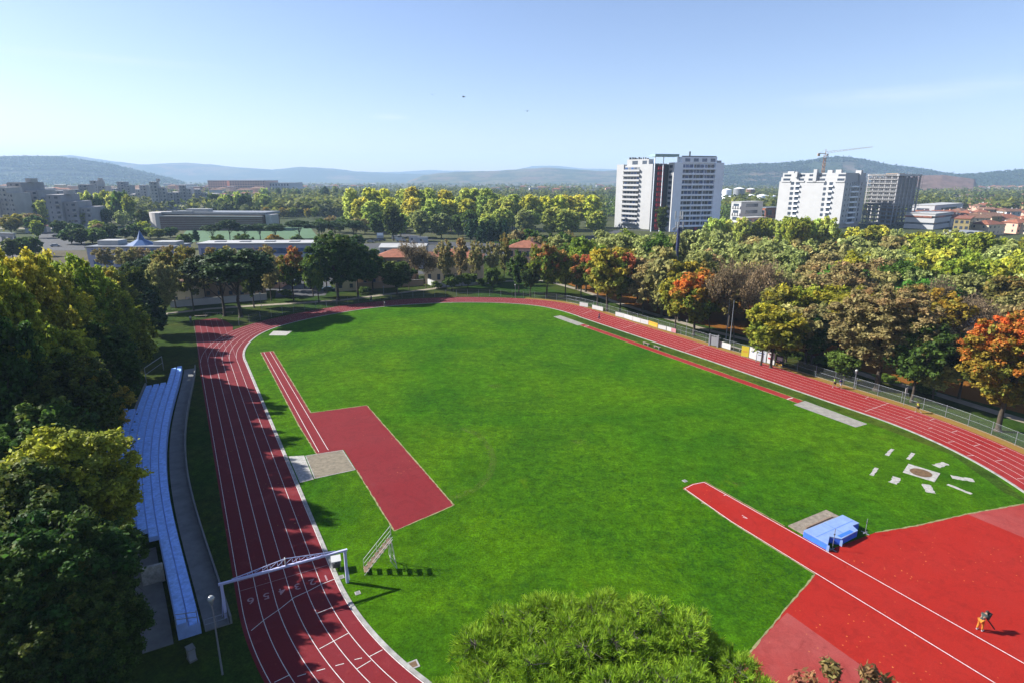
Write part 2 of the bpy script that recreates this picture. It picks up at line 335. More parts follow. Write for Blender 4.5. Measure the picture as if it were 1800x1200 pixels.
fl('cloth_black', (0.02, 0.02, 0.022)); fl('cloth_white', (0.75, 0.75, 0.78)); fl('cloth_navy', (0.04, 0.05, 0.15))
CARC = dict(white=(0.75,)*3, silver=(0.42, 0.44, 0.46), navy=(0.02, 0.035, 0.12), black=(0.02,)*3, red=(0.42, 0.03, 0.03), grey=(0.16, 0.17, 0.18), green=(0.04, 0.12, 0.09), blue=(0.05, 0.13, 0.33))
for k_, c_ in CARC.items(): M['car_'+k_] = simple('car_paint_'+k_, c_, 0.25, 0.03, 2, spec=0.7)
# leaves
L = {}
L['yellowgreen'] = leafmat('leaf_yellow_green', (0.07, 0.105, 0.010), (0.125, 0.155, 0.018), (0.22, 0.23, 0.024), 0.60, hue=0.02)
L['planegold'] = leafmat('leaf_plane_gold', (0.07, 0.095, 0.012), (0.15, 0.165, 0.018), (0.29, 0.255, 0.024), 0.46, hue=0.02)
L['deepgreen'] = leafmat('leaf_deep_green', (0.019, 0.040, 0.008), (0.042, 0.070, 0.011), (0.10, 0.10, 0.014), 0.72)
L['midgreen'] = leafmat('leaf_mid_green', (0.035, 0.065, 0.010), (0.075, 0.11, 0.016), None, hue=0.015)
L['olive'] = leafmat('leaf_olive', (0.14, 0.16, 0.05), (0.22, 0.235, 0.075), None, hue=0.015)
L['gold'] = leafmat('leaf_sunlit_gold', (0.12, 0.13, 0.02), (0.25, 0.22, 0.02), None)  # yellow leaves, brightened: sunlight on the crown put into their colour
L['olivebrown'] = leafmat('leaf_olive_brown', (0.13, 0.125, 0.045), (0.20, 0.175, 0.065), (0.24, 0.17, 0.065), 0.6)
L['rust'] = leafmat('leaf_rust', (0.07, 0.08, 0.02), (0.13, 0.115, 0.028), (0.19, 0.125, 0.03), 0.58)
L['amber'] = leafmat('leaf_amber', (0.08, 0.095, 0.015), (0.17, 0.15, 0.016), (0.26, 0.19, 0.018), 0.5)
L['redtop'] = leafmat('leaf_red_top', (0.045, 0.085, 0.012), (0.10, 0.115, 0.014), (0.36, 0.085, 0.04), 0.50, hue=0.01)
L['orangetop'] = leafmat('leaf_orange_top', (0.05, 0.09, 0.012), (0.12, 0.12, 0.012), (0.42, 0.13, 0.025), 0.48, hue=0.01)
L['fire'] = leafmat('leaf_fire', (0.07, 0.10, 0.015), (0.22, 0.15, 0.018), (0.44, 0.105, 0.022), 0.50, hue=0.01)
L['lime'] = leafmat('leaf_lime', (0.09, 0.13, 0.016), (0.18, 0.20, 0.022), (0.25, 0.23, 0.022), 0.6, hue=0.015)
L['poplar'] = leafmat('leaf_poplar', (0.17, 0.22, 0.045), (0.27, 0.31, 0.065), (0.36, 0.36, 0.065), 0.62, hue=0.02)
L['poplargold'] = leafmat('leaf_poplar_gold', (0.19, 0.22, 0.035), (0.33, 0.32, 0.045), (0.46, 0.40, 0.045), 0.56, hue=0.02)
L['pine'] = leafmat('needle_pine', (0.012, 0.026, 0.007), (0.024, 0.045, 0.009), None, hue=0.01, trans=0.12)
L['brightpine'] = leafmat('needle_bright_pine', (0.025, 0.075, 0.008), (0.045, 0.105, 0.010), None, hue=0.01, trans=0.2)
L['needle'] = leafmat('needle_foreground', (0.06, 0.12, 0.008), (0.145, 0.215, 0.013), None, hue=0.0, val=0.0, trans=0.2)
L['cypress'] = leafmat('leaf_cypress', (0.010, 0.030, 0.010), (0.020, 0.050, 0.014), None, trans=0.1)
L['browntwig'] = leafmat('leaf_dry_brown', (0.11, 0.085, 0.045), (0.15, 0.11, 0.06), None, hue=0.01)
L['farwood'] = leafmat('leaf_far_wood', (0.025, 0.05, 0.014), (0.10, 0.12, 0.022), None)
L['hillwood'] = leafmat('leaf_hill_wood', (0.008, 0.020, 0.010), (0.026, 0.044, 0.014), None)
L['dryred'] = leafmat('leaf_dry_red', (0.10, 0.10, 0.03), (0.20, 0.07, 0.045), (0.16, 0.13, 0.04), 0.7)
# ------------------------------------------------------------------ ground, track and field
def sheet(name, poly, z, mat, parent=None, kind='structure', uv=False):
    pts = [UVP(*p) for p in poly] if uv else [Vector((p[0], p[1], 0)) for p in poly]
    a = sum(pts[i].x*pts[(i+1) % len(pts)].y-pts[(i+1) % len(pts)].x*pts[i].y for i in range(len(pts)))
    if a < 0: pts = pts[::-1]
    mb = MB(); mb.quad(*[(p.x, p.y, z) for p in pts])
    o = mb.build(name, mat, parent)
    if parent is None and kind: o['kind'] = kind
    return o
# far ground: one sheet to the horizon, fields and town ground
m, t, b = newmat('ground_fields'); p = geo(t)
vo = N(t, 'ShaderNodeTexVoronoi', Scale=0.006); t.links.new(p, vo.inputs['Vector'])
sp = t.nodes.new('ShaderNodeSeparateColor'); t.links.new(vo.outputs['Color'], sp.inputs[0])
c = ramp(t, sp.outputs[0], [(0.0, (0.06, 0.085, 0.03)), (0.35, (0.09, 0.11, 0.035)), (0.55, (0.17, 0.13, 0.085)), (0.75, (0.10, 0.12, 0.05)), (1.0, (0.15, 0.15, 0.07))])
c = mixc(t, 1.0, c, ramp(t, noise(t, 0.05, 5, 0.7, p), [(0.3, (0.36,)*3), (0.7, (0.64,)*3)]), 'MULTIPLY')
t.links.new(c, b.inputs['Base Color']); b.inputs['Roughness'].default_value = 0.95; b.inputs['Specular IOR Level'].default_value = 0.1
M['ground'] = m
mb = MB(); R_ = 16000
for i in range(16):
    for j in range(16):
        x0, x1 = -R_+i*2000, -R_+(i+1)*2000; y0, y1 = -R_+j*2000, -R_+(j+1)*2000
        mb.quad((x0, y0, 0), (x1, y0, 0), (x1, y1, 0), (x0, y1, 0))
tag(mb.build('ground', M['ground']), kind='structure')
sheet('park_lawn', [(-150, -20), (150, -20), (330, 260), (200, 420), (-20, 330), (-20, 204), (-160, 165)], 0.01, M['lawn'])
sheet('leaf_strewn_ground', [(18, 196), (33, 158), (52, 128), (66, 98), (84, 70), (120, 60), (230, 250), (160, 380), (40, 300)], 0.016, M['litter'])

far_dev = [(90, 0), (77, .2), (70, .32), (63, .61), (57, .71), (50, .30), (40, -.8), (30, -1.9), (18, -2.7), (2.5, -2.8), (-10, -2.85), (-22.6, -2.4), (-39, -1.2), (-54.7, .8), (-66.6, 2.0), (-76, 1.5), (-82.5, 1.0), (-90, .5)]
ph_ = np.array([q[0] for q in far_dev])[::-1]; dv_ = np.array([q[1] for q in far_dev])[::-1]
grid_ = np.linspace(-90, 90, 361); dd_ = np.interp(grid_, ph_, dv_); ker_ = np.hanning(41); ker_ /= ker_.sum()
dd_ = np.convolve(np.pad(dd_, 20, mode='edge'), ker_, 'valid')
def ring_pts():
    P = []; H2 = LS/2
    for U in np.linspace(-H2, H2, 60, endpoint=False): P.append((U, RI, 0, 1, 0.0))
    for ph in np.linspace(90, -90, 180, endpoint=False):
        a = math.radians(ph); P.append((H2+RI*math.cos(a), RI*math.sin(a), math.cos(a), math.sin(a), float(np.interp(ph, grid_, dd_))))
    for U in np.linspace(H2, -H2, 60, endpoint=False):
        P.append((U, -RI, 0, -1, 0.5*max(0, min(1, (U+H2)/30))))
    for ph in np.linspace(-90, -270, 140, endpoint=False):
        a = math.radians(ph); P.append((-H2+RI*math.cos(a), RI*math.sin(a), math.cos(a), math.sin(a), 0.0))
    return P
RP = ring_pts(); NR = len(RP)
def off(i, d):
    U, V, nu, nv, dv = RP[i % NR]; return UVP(U+nu*(dv+d), V+nv*(dv+d))
def ringstrip(mb, d0, d1, z, i0=0, i1=None, z1=None):
    i1 = NR if i1 is None else i1
    for i in range(i0, i1):
        a, b_, c_, d_ = off(i, d0), off(i+1, d0), off(i+1, d1), off(i, d1)
        mb.quad((a.x, a.y, z), (d_.x, d_.y, z), (c_.x, c_.y, z), (b_.x, b_.y, z))
mb = MB(); mb.quad(*[tuple(off(i, -0.30))[:2]+(0.02,) for i in range(NR)][::-1])
tag(mb.build('infield_grass', M['infield']), kind='structure')
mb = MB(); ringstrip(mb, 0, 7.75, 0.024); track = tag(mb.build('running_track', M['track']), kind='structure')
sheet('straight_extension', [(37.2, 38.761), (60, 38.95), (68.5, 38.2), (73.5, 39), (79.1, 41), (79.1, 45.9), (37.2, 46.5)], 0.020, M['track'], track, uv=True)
mb = MB()
for i in range(NR):   # kerb, a low concrete ring along the inner edge
    q = [off(i, -0.32), off(i+1, -0.32), off(i+1, 0.0), off(i, 0.0)]
    a, b_, c_, d_ = q
    mb.quad((a.x, a.y, .09), (d_.x, d_.y, .09), (c_.x, c_.y, .09), (b_.x, b_.y, .09))
    mb.quad((d_.x, d_.y, .02), (c_.x, c_.y, .02), (c_.x, c_.y, .09), (d_.x, d_.y, .09))
    mb.quad((b_.x, b_.y, .0), (a.x, a.y, .0), (a.x, a.y, .09), (b_.x, b_.y, .09))
tag(mb.build('kerb', M['kerb']), kind='structure')
mb = MB()
for k in range(0, 7): ringstrip(mb, k*1.24+(0.02 if k == 0 else -0.025), k*1.24+(0.085 if k == 0 else 0.025), 0.032)
def seg(mb, a, b_, w_=0.06, z=0.036):
    a = Vector(a[:2]); b_ = Vector(b_[:2]); d = (b_-a).normalized(); n = Vector((-d.y, d.x))*w_/2
    mb.quad((a.x-n.x, a.y-n.y, z), (b_.x-n.x, b_.y-n.y, z), (b_.x+n.x, b_.y+n.y, z), (a.x+n.x, a.y+n.y, z))
mb.build('lane_lines', M['line'], track); mb = MB()
for k in range(1, 7): seg(mb, UVP(36.7, RI+k*1.24), UVP(78, RI+k*1.24), 0.05, 0.036)
mb.build('worn_lane_lines', M['ghost'], track)
mb = MB()
def pseg(mb, l, w_=0.06, z=0.038):
    for a, b_ in zip(l[:-1], l[1:]): seg(mb, G(*a), G(*b_), w_, z)
for l in ([(588, 1017.5), (565, 1026.5)], [(583, 1067.5), (558, 1077.5)], [(561.7, 1140), (612.5, 1112.5)], [(649, 1154), (672.5, 1141.7)],
          [(626.7, 1175.8), (651.7, 1160.8)], [(482.5, 1199), (509, 1186)], [(623.5, 1159), (636.5, 1156)], [(590, 1169.7), (605, 1165.8)], [(556.7, 1179), (571.7, 1175)],
          [(523, 1188.5), (538, 1184)], [(565, 1026.5), (543, 1038), (517, 1050), (492, 1070), (466, 1088), (442, 1108)],
          [(1520, 723), (1562, 708)], [(1205, 617.5), (1239, 607)], [(1095, 577), (1121, 570)], [(1024, 553), (1040, 546.7)],
          [(1520.7, 700), (1527.5, 697)], [(1592, 734.5), (1604, 731.5)], [(1635, 738.3), (1642.5, 735.8)], [(1632, 753), (1639, 751.5)], [(1673.5, 759), (1682.5, 757)],
          [(1666.7, 776.7), (1677.5, 775.8)], [(1712.5, 783.3), (1722.5, 780.8)], [(1700, 800.8), (1712.5, 800)], [(1750, 810), (1762.5, 808.3)], [(1758, 789), (1768, 787.5)], [(1788, 841), (1800, 841)]):
    pseg(mb, l)
a0 = toUV(G(400, 596)); seg(mb, UVP(a0[0], 39), UVP(a0[0], 46.3), 0.10)
mb.build('start_lines', M['line'], track)
mb = MB()
for U in (-33.2, -34.6): seg(mb, UVP(U, 38.9), UVP(U, 46.2), 0.05, 0.038)
mb.build('worn_start_lines', M['ghost'], track)
for n_, V_ in zip('123456', (39.43, 40.6, 41.83, 43.07, 44.3, 45.5)):   # lane numbers, read from up the straight
    cu = bpy.data.curves.new('lane_number', 'FONT'); cu.body = n_; cu.size = 1.15; cu.align_x = 'CENTER'; cu.align_y = 'CENTER'; cu.offset = 0.012
    o = bpy.data.objects.new('lane_number', cu); col.objects.link(o); cu.materials.append(M['ghost'])
    p_ = UVP(-36.3, V_, 0.040); o.location = p_; o.rotation_euler = (0, 0, TH+math.pi/2)
    o.parent = track
# runways, pits, aprons
sheet('verge', [(40, -36.1), (30, -36.0), (-39, -35.9), (-50, -35.0), (-58, -29.5), (-60.5, -29.2), (-55, -33.6), (-47.5, -37.0), (-36.7, -38.3), (0, -38.7), (36, -38.7)], 0.026, M['verge'], uv=True)
sheet('jump_runway', [(41.5, 35.28), (41.2, 33.06), (3.4, 33.0), (2.5, 24.84), (-30.7, 24.9), (-32.3, 31.98), (-17.8, 31.83), (-11.4, 31.78), (-11.0, 35.1), (0, 35.35)], 0.030, M['jump'], uv=True)
mb = MB()
for V0, V1 in ((34.75, 34.72), (33.62, 33.55)): seg(mb, UVP(41.3, V0), UVP(-10.6, V1), 0.07, 0.040)
tag(mb.build('runway_edge_lines', M['line']), kind='structure')
def pit(name, poly, mat, rim=0.22):
    o = sheet(name, poly, 0.034, mat, uv=True)
    mb = MB()
    for i in range(len(poly)):
        a, b_ = UVP(*poly[i]), UVP(*poly[(i+1) % len(poly)]); seg(mb, a, b_, rim, 0.05)
    mb.build('pit_edging', M['kerb'], o)
    return o
pit('sand_pit', [(-10.9, 36.4), (-11.5, 31.95), (-17.6, 31.95), (-17.5, 36.6)], M['sandL'], 0.12)
sheet('concrete_slab', [(-10.0, 38.3), (-10.7, 36.55), (-17.6, 36.75), (-17.7, 38.3)], 0.030, M['pad'], uv=True)
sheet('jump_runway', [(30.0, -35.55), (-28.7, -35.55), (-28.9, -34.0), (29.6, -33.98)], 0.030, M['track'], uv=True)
pit('sand_pit', [(-28.9, -35.75), (-29.1, -32.83), (-38.9, -32.75), (-39.0, -35.24)], M['sand'], 0.1)
pit('sand_pit', [(29.8, -35.6), (29.3, -33.4), (39.9, -33.4), (40.2, -35.64)], M['sand'], 0.1)
mb = MB(); seg(mb, UVP(-27.0, -35.4), UVP(-27.0, -34.0), 0.22, 0.04); seg(mb, UVP(27.6, -35.4), UVP(27.6, -34.0), 0.22, 0.04)
tag(mb.build('take_off_board', M['line']), kind='structure')
sheet('white_slab', [(58.5, 30.54), (56.2, 26.84), (52.8, 28.72), (54.8, 32.07)], 0.030, M['pad'], uv=True)
D_ = [(-56.7, 1.82), (-59.9, 13.61), (-61.6, 19.2), (-69.6, 19.2), (-78, 0), (-70, -25), (-62.2, -29.2), (-60.0, -28.65), (-58.1, -21.02), (-56.8, -14.28), (-55.45, -9.28), (-55.0, -2.41)]
D_ = [(-39.8, .87), (-39.6, -0.8), (-39.9, -2.36), (-55.0, -2.40), (-55.45, -9.28), (-56.8, -14.28), (-58.1, -21.02), (-60.0, -28.65), (-62.5, -28.2), (-69, -20), (-75.3, 0), (-70, 18), (-63, 27), (-61, 18), (-59.9, 13.61), (-56.65, 1.62), (-47.1, 1.55)]
sheet('red_apron', D_, 0.030, M['red'], uv=True)
sheet('faded_strip', [(-58.62, 8.1), (-59.88, 13.61), (-60.98, 18.0), (-63, 26), (-68, 20), (-72.5, 8.3)], 0.034, M['faded'], uv=True)
sheet('faded_strip', [(-58.12, -21.0), (-59.98, -28.6), (-62.45, -28.15), (-68.3, -21.1)], 0.034, M['faded'], uv=True)
mb = MB()
mb_pts = [(-47.1, 1.50), (-40.0, .80), (-39.75, -0.8), (-40.0, -2.22), (-73, -2.2)]
for a, b_ in zip(mb_pts[:-1], mb_pts[1:]): seg(mb, UVP(*a), UVP(*b_), 0.075, 0.040)
seg(mb, UVP(-47.1, 1.5), UVP(-56.6, 1.57), 0.06, 0.040); seg(mb, UVP(-56.6, 1.57), UVP(-73, 1.66), 0.075, 0.040)
for U in (-43.2,): seg(mb, UVP(U, 1.5), UVP(U+.02, 1.15), .06, .04); seg(mb, UVP(U, -2.2), UVP(U, -1.85), .06, .04)
pseg(mb, [(1304, 905), (1314, 911)], 0.06, 0.04); pseg(mb, [(1306, 909), (1314, 911)], 0.06, 0.04)
tag(mb.build('approach_lines', M['line']), kind='structure')
def edging(pts, wd=.22, seed=1):
    r_ = random.Random(seed); mb = MB()
    for a, b_ in zip(pts[:-1], pts[1:]):
        A_, B_ = UVP(*a), UVP(*b_); d = B_-A_; n_ = max(2, int(d.length/.45)); nn = Vector((-d.y, d.x, 0)).normalized(); prev = None
        for i in range(n_+1):
            q = A_+d*i/n_; o1, o2 = q+nn*wd*r_.uniform(.15, 1), q-nn*wd*r_.uniform(.15, 1)
            if prev: mb.quad((prev[1].x, prev[1].y, .042), (o2.x, o2.y, .042), (o1.x, o1.y, .042), (prev[0].x, prev[0].y, .042))
            prev = (o1, o2)
    return tag(mb.build('dry_grass_edge', M['dirt']), kind='structure')
edging([(-11, 35.1), (0, 35.4), (41.5, 35.35), (41.3, 33.0), (3.6, 32.95), (2.5, 24.84), (-30.7, 24.85), (-32.3, 31.98), (-17.8, 31.83)], .12)
edging([(-40.0, .95), (-47.1, 1.62), (-56.65, 1.75), (-59.9, 13.61), (-61, 18)], .12, 2); edging([(-39.9, -2.45), (-50.4, -2.5)], .10, 3)
edging([(-55.45, -9.28), (-56.8, -14.28), (-58.1, -21.02), (-60.0, -28.65)], .14, 4); edging([(30.0, -35.6), (-28.7, -35.62)], .12, 5); edging([(29.6, -33.9), (-28.9, -33.92)], .12, 6)
# leaf litter along the outside of the right straight
mb = MB(); ringstrip(mb, 7.75, 9.6, 0.02, 205, NR-95); tag(mb.build('leafy_verge', M['leafband']), kind='structure')
# faint worn arc in the grass
m, t, b = newmat('worn_grass'); b.inputs['Base Color'].default_value = (.10, .13, .01, 1); b.inputs['Roughness'].default_value = .9; tr_ = t.nodes.new('ShaderNodeBsdfTransparent'); mx = t.nodes.new('ShaderNodeMixShader')
t.links.new(ramp(t, noise(t, 1.4, 7, .8, geo(t)), [(.45, (0,)*3), (.66, (.5,)*3)]), mx.inputs[0]); t.links.new(tr_.outputs[0], mx.inputs[1]); t.links.new(b.outputs[0], mx.inputs[2]); t.links.new(mx.outputs[0], t.nodes['Material Output'].inputs[0]); M['worn'] = m
mb = MB(); ap = [G(*q) for q in ((812, 752), (840, 762), (860, 785), (868, 810), (860, 835), (838, 858), (805, 872), (770, 880))]
for wd_ in (.45,):
    for a, b_ in zip(ap[:-1], ap[1:]): d = (b_-a).normalized(); n2 = Vector((-d.y, d.x, 0))*wd_; mb.quad(*[(q.x, q.y, .024) for q in (a-n2, b_-n2, b_+n2, a+n2)])
tag(mb.build('worn_arc', M['worn']), kind='structure')
for (x, y, r1) in ((1018, 776, 1.0), (872, 678, 1.3), (1300, 850, .7), (690, 800, .01), (610, 668, .8)):
    if r1 > .1:
        g = G(x, y); mb = MB(); mb.quad(*[(g.x+r1*math.cos(a_)*(1+.3*math.sin(3*a_)), g.y+r1*.8*math.sin(a_), .024) for a_ in np.linspace(0, 6.283, 14, endpoint=False)]); tag(mb.build('worn_patch', M['worn']), kind='structure')
# paths, roads, parking
def ribbon(name, pts, wid, z, mat, kind='structure'):
    P = [G(*p) if p[1] > 316 else Vector(p) for p in pts]; mb = MB(); L_ = []; R2 = []
    for i, p in enumerate(P):
        d = (P[min(i+1, len(P)-1)]-P[max(i-1, 0)]); d.z = 0; d.normalize(); n = Vector((-d.y, d.x, 0))*wid/2
        L_.append(p+n); R2.append(p-n)
    for i in range(len(P)-1): mb.quad((R2[i].x, R2[i].y, z), (R2[i+1].x, R2[i+1].y, z), (L_[i+1].x, L_[i+1].y, z), (L_[i].x, L_[i].y, z))
    return tag(mb.build(name, mat), kind=kind)
ribbon('path', [(255, 556), (300, 551), (370, 543), (450, 537.5), (525, 533), (600, 528), (680, 518), (760, 508), (820, 500), (880, 495), (940, 493)], 2.2, 0.022, M['path'])
ribbon('path', [(940, 492), (975, 498), (1020, 510), (1090, 534), (1160, 556), (1230, 577), (1300, 594), (1380, 612), (1430, 628), (1480, 645), (1550, 668), (1640, 690), (1720, 715), (1810, 742)], 2.0, 0.026, M['path'])
ribbon('road', [(640, 432), (700, 428), (790, 428), (900, 432), (1010, 424)], 15, 0.03, M['asphalt'])
ribbon('road', [(640, 400), (690, 410), (760, 422)], 10, 0.034, M['asphalt'])
ribbon('road', [(300, 530), (400, 515), (480, 506), (560, 498), (660, 487), (745, 478)], 10, 0.03, M['asphalt'])
sheet('parking_lot', [tuple(G(*q))[:2] for q in ((484, 524), (572, 520), (590, 488), (490, 492))], 0.034, M['asphalt'])
sheet('parking_lot', [tuple(G(*q))[:2] for q in ((640, 452), (900, 450), (880, 430), (650, 432))], 0.02, M['asphalt'])
sheet('parking_lot', [tuple(G(*q))[:2] for q in ((60, 442), (150, 440), (150, 402), (75, 400))], 0.03, M['asphalt'])
ribbon('road', [(-60, 402), (75, 402), (180, 402), (260, 404)], 9, 0.036, M['path'])
sheet('football_pitch', [tuple(G(*q))[:2] for q in ((310, 427), (560, 419), (545, 399), (330, 403))], 0.03, M['turf'])
ribbon('road', [(1010, 424), (1100, 404), (1280, 412), (1420, 418), (1560, 424)], 10, 0.03, M['asphalt'])
# kerb-side service plates near the finish
def plate(x, y, w_, mat, label, frame=True):
    g = G(x, y); o = empty('cover_plate', g, 0.5); tag(o, label, 'cover plate')
    mb = MB(); mb.box(-w_/2, w_/2, -w_/2, w_/2, 0.025, 0.06); mb.build('frame', M['kerb'], o)
    mb = MB(); mb.box(-w_*.33, w_*.33, -w_*.33, w_*.33, 0.06, 0.07); mb.build('lid', mat, o)
plate(727, 1168, 0.75, M['rust'], 'rusty square drain cover in a pale frame at the near kerb')
plate(629, 1042, 0.45, M['concrete'], 'small pale cover plate in the grass right of the gantry post')
plate(600, 1014, 0.5, M['concrete'], 'small grey cover plate between kerb and gantry post')
plate(1204, 845, 0.5, M['concrete'], 'small cover plate beside the rounded end of the red approach')
# shot circle and its painted strips
pc = MB(); quad_ = [G(1597, 815), G(1653, 832), G(1643, 847), G(1587, 830)]
pc.prism([(q.x, q.y) for q in quad_], 0.03, 0.07)
sc_ = empty('throwing_circle', (0, 0, 0)); tag(sc_, 'square pale slab with a round brown throwing circle at the right of the field', 'throwing circle')
pc.build('slab', M['pad'], sc_)
cc = G(1619, 831); mb = MB(); mb.quad(*[(cc.x+1.12*math.cos(t_), cc.y+1.12*math.sin(t_), 0.078) for t_ in np.linspace(0, 2*math.pi, 32, endpoint=False)]); mb.build('circle', M['rust'], sc_)
strips = [((1559, 800), (1569, 789)), ((1597, 807), (1605, 796)), ((1570, 849), (1578, 839)), ((1532, 835), (1541, 822)), ((1645, 819), (1663, 814)),
          ((1673, 838), (1712, 844)), ((1666, 851), (1708, 868)), ((1628, 851), (1637, 866))]
where = ['farthest of the strips beyond the throwing circle', 'between the throwing circle and the track behind it', 'in front of the throwing circle slab on its left', 'leftmost strip around the throwing circle',
         'behind the right corner of the circle slab', 'long and pointing right from the circle slab', 'longest and nearest the red apron', 'slanting right in front of the circle slab']
rs = random.Random(5)
for (a, b_), wl in zip(strips, where):
    A_, B_ = G(*a), G(*b_); d = (B_-A_); n = Vector((-d.y, d.x, 0)).normalized(); n_ = 9
    wd = 0.42 if d.length < 2.2 else 0.2
    le = []; re = []
    for i in range(n_+1):
        q = A_+d*i/n_; le.append(q+n*wd*(1+rs.uniform(-.25, .25))); re.append(q-n*wd*(1+rs.uniform(-.25, .25)))
    mb = MB(); mb.prism([(q.x, q.y) for q in le+re[::-1]], 0.022, 0.05)
    tag(mb.build('white_strip', M['pad']), 'worn white strip in the grass, '+wl, 'marker strip', 'white strips round the throwing circle')

# ------------------------------------------------------------------ bleachers
FU = np.array([-38.5, -30.8, -23.4, -9.8, 5.1, 17.2, 26, 36]); FV = np.array([49.2, 49.85, 50.65, 51.5, 51.4, 50.6, 49.9, 49.2])
cf_ = np.polyfit(FU, FV, 4)
def VF(U): return float(np.polyval(cf_, U))
def arcbox(mb, u0, u1, o0, o1, z0, z1, n=28):
    us = np.linspace(u0, u1, n+1); k = len(mb.v)
    for U in us:
        for V_, z in ((VF(U)+o0, z0), (VF(U)+o0, z1), (VF(U)+o1, z1), (VF(U)+o1, z0)): mb.v.append(tuple(UVP(U, V_, z)))
    for i in range(n):
        a = k+4*i; b_ = a+4
        for q in ((0, 1), (1, 2), (2, 3), (3, 0)): mb.f.append((a+q[0], a+q[1], b_+q[1], b_+q[0]))
    mb.f.append((k, k+3, k+2, k+1)); e = k+4*n; mb.f.append((e, e+1, e+2, e+3))
bl = empty('bleachers', UVP(-2, 52)); tag(bl, 'long curved stand of pale stepped rows beside the left straight', 'bleachers')
def keep(o, root):
    o.parent = root; o.matrix_parent_inverse = Matrix.Translation(root.location).inverted(); return o
for i in range(9):
    u0, u1 = ((-38.4, 35.5), (-38.4, 33.5), (-25, 24.0), (-24, 22.5), (-23, 21.0), (-21, 9.5), (-21, 9.0), (-20, 8.5), (-20, 8.0))[i]
    z = 1.0+0.38*i; mb = MB(); arcbox(mb, u0, u1, 0.78*i, 0.78*(i+1), 0.0 if i in (0, 1) else z-0.5, z-0.06); keep(mb.build('tier', M['step']), bl)
    mb = MB(); arcbox(mb, u0+.05, u1-.05, 0.78*i+0.03, 0.78*i+0.70, z-0.06, z); keep(mb.build('seat_row', M['shadeblue']), bl)
for U in np.linspace(-19, 8, 10):
    for o_ in (3.6, 6.9): mb = MB(); mb.tube(UVP(U, VF(U)+o_, 0), UVP(U, VF(U)+o_, 0.9+.38*o_/.78), .12); keep(mb.build('support_post', M['concrete']), bl)
mb = MB(); arcbox(mb, -38.4, 36, -2.0, -0.25, 0.0, 0.10); keep(mb.build('walkway', M['concrete']), bl)
mb = MB(); arcbox(mb, -38.4, 36, -2.15, -2.0, 0.0, 0.75); keep(mb.build('front_wall', M['concrete']), bl)
mb = MB(); arcbox(mb, -38.6, -24, 1.9, 3.9, 0.0, 0.06); keep(mb.build('back_walkway', M['concrete']), bl)
mb = MB()
for zz in (0.5, 0.95):   # end railing
    mb.tube(UVP(-38.35, VF(-38)+.1, 1+zz), UVP(-38.35, VF(-38)+1.5, 1.3+zz), .03)
    mb.tube(UVP(-38.35, VF(-38)-1.9, .1+zz), UVP(-38.35, VF(-38)-.3, .1+zz), .03)
for q in (.1, .8, 1.5): mb.tube(UVP(-38.35, VF(-38)+q, .9), UVP(-38.35, VF(-38)+q, 2.1), .03)
for q in (-1.9, -1.1, -.3): mb.tube(UVP(-38.35, VF(-38)+q, .0), UVP(-38.35, VF(-38)+q, 1.1), .03)
us = np.linspace(-38, 24, 60)
keep(mb.build('railing', M['steel']), bl)
mb = MB(); 
for i in range(7): arcbox(mb, -30+i*.32, -29.7+i*.32, 1.65, 3.3, .0, 1.7-i*.22, 1)
keep(mb.build('stair_flight', M['pad']), bl)
mb = MB(); arcbox(mb, 10.0, 22, 3.95, 4.15, 0, 2.7, 10); keep(mb.build('side_wall', M['concrete']), bl)
# slatted platform wall at the near end
mb = MB(); g = UVP(-38.9, 50.6); 
cab = empty('electric_cabinet', G(338, 1158), TH+.3); tag(cab, 'grey box cabinet in the grass below the near end of the stand', 'cabinet')
mb = MB(); mb.box(-.3, .3, -.22, .22, .12, 1.0); mb.build('body', M['steel'], cab)
mb = MB(); mb.box(-.34, .34, -.26, .26, 1.0, 1.06); mb.build('lid', M['concrete'], cab)
mb = MB(); mb.box(-.34, .34, -.26, .26, 0, .12); mb.build('plinth', M['concrete'], cab)
# steel frames behind the stand's far end
def frame(xa, ya, xb, yb, h, label):
    A_, B_ = G(xa, ya), G(xb, yb); r = empty('steel_frame', A_); tag(r, label, 'frame', 'steel frames behind the stand')
    B2 = B_-A_
    mb = MB(); mb.tube((0, 0, 0), (0, 0, h), .06); mb.build('post', M['steel'], r); mb = MB(); mb.tube(B2, B2+Vector((0, 0, h)), .06); mb.build('post', M['steel'], r)
    mb = MB(); mb.tube((0, 0, h), B2+Vector((0, 0, h)), .06); mb.build('crossbar', M['steel'], r); mb = MB(); mb.tube(Vector((0, 0, h*.55)), B2+Vector((0, 0, h*.55)), .04); mb.build('crossbar', M['steel'], r)
frame(258, 672, 288, 650, 2.6, 'grey tube frame with crossbar behind the far end of the stand')
frame(224, 672, 240, 668, 1.8, 'lower grey tube frame among the trees left of the taller one')

# ------------------------------------------------------------------ finish gantry, stairs, trolley
A_, B_ = G(398, 1086), G(611, 1023); L_ = (B_-A_).length; an = math.atan2(B_.y-A_.y, B_.x-A_.x)
ga = empty('finish_gantry', A_, an); tag(ga, 'lilac-white metal gantry spanning the six lanes at the finish line', 'gantry')
Hh = 3.2
for x_ in (0, L_):
    mb = MB(); mb.box(x_-.11, x_+.11, -.11, .11, 0, Hh-.1); mb.build('post', M['gantry'], ga)
    mb = MB(); mb.tube((x_+(.25 if x_ else -.25), .25, 0), (x_, .1, Hh-.4), .035); mb.build('brace', M['gantry'], ga)
mb = MB(); mb.box(-.2, L_+.2, -.09, .09, Hh-.1, Hh+.06); mb.build('beam', M['gantry'], ga)
mb = MB(); top = lambda x_: Hh+.06+.55*max(0, 1-abs(x_-L_/2)/(L_*.42))
xs = np.linspace(L_*.08, L_*.92, 15)
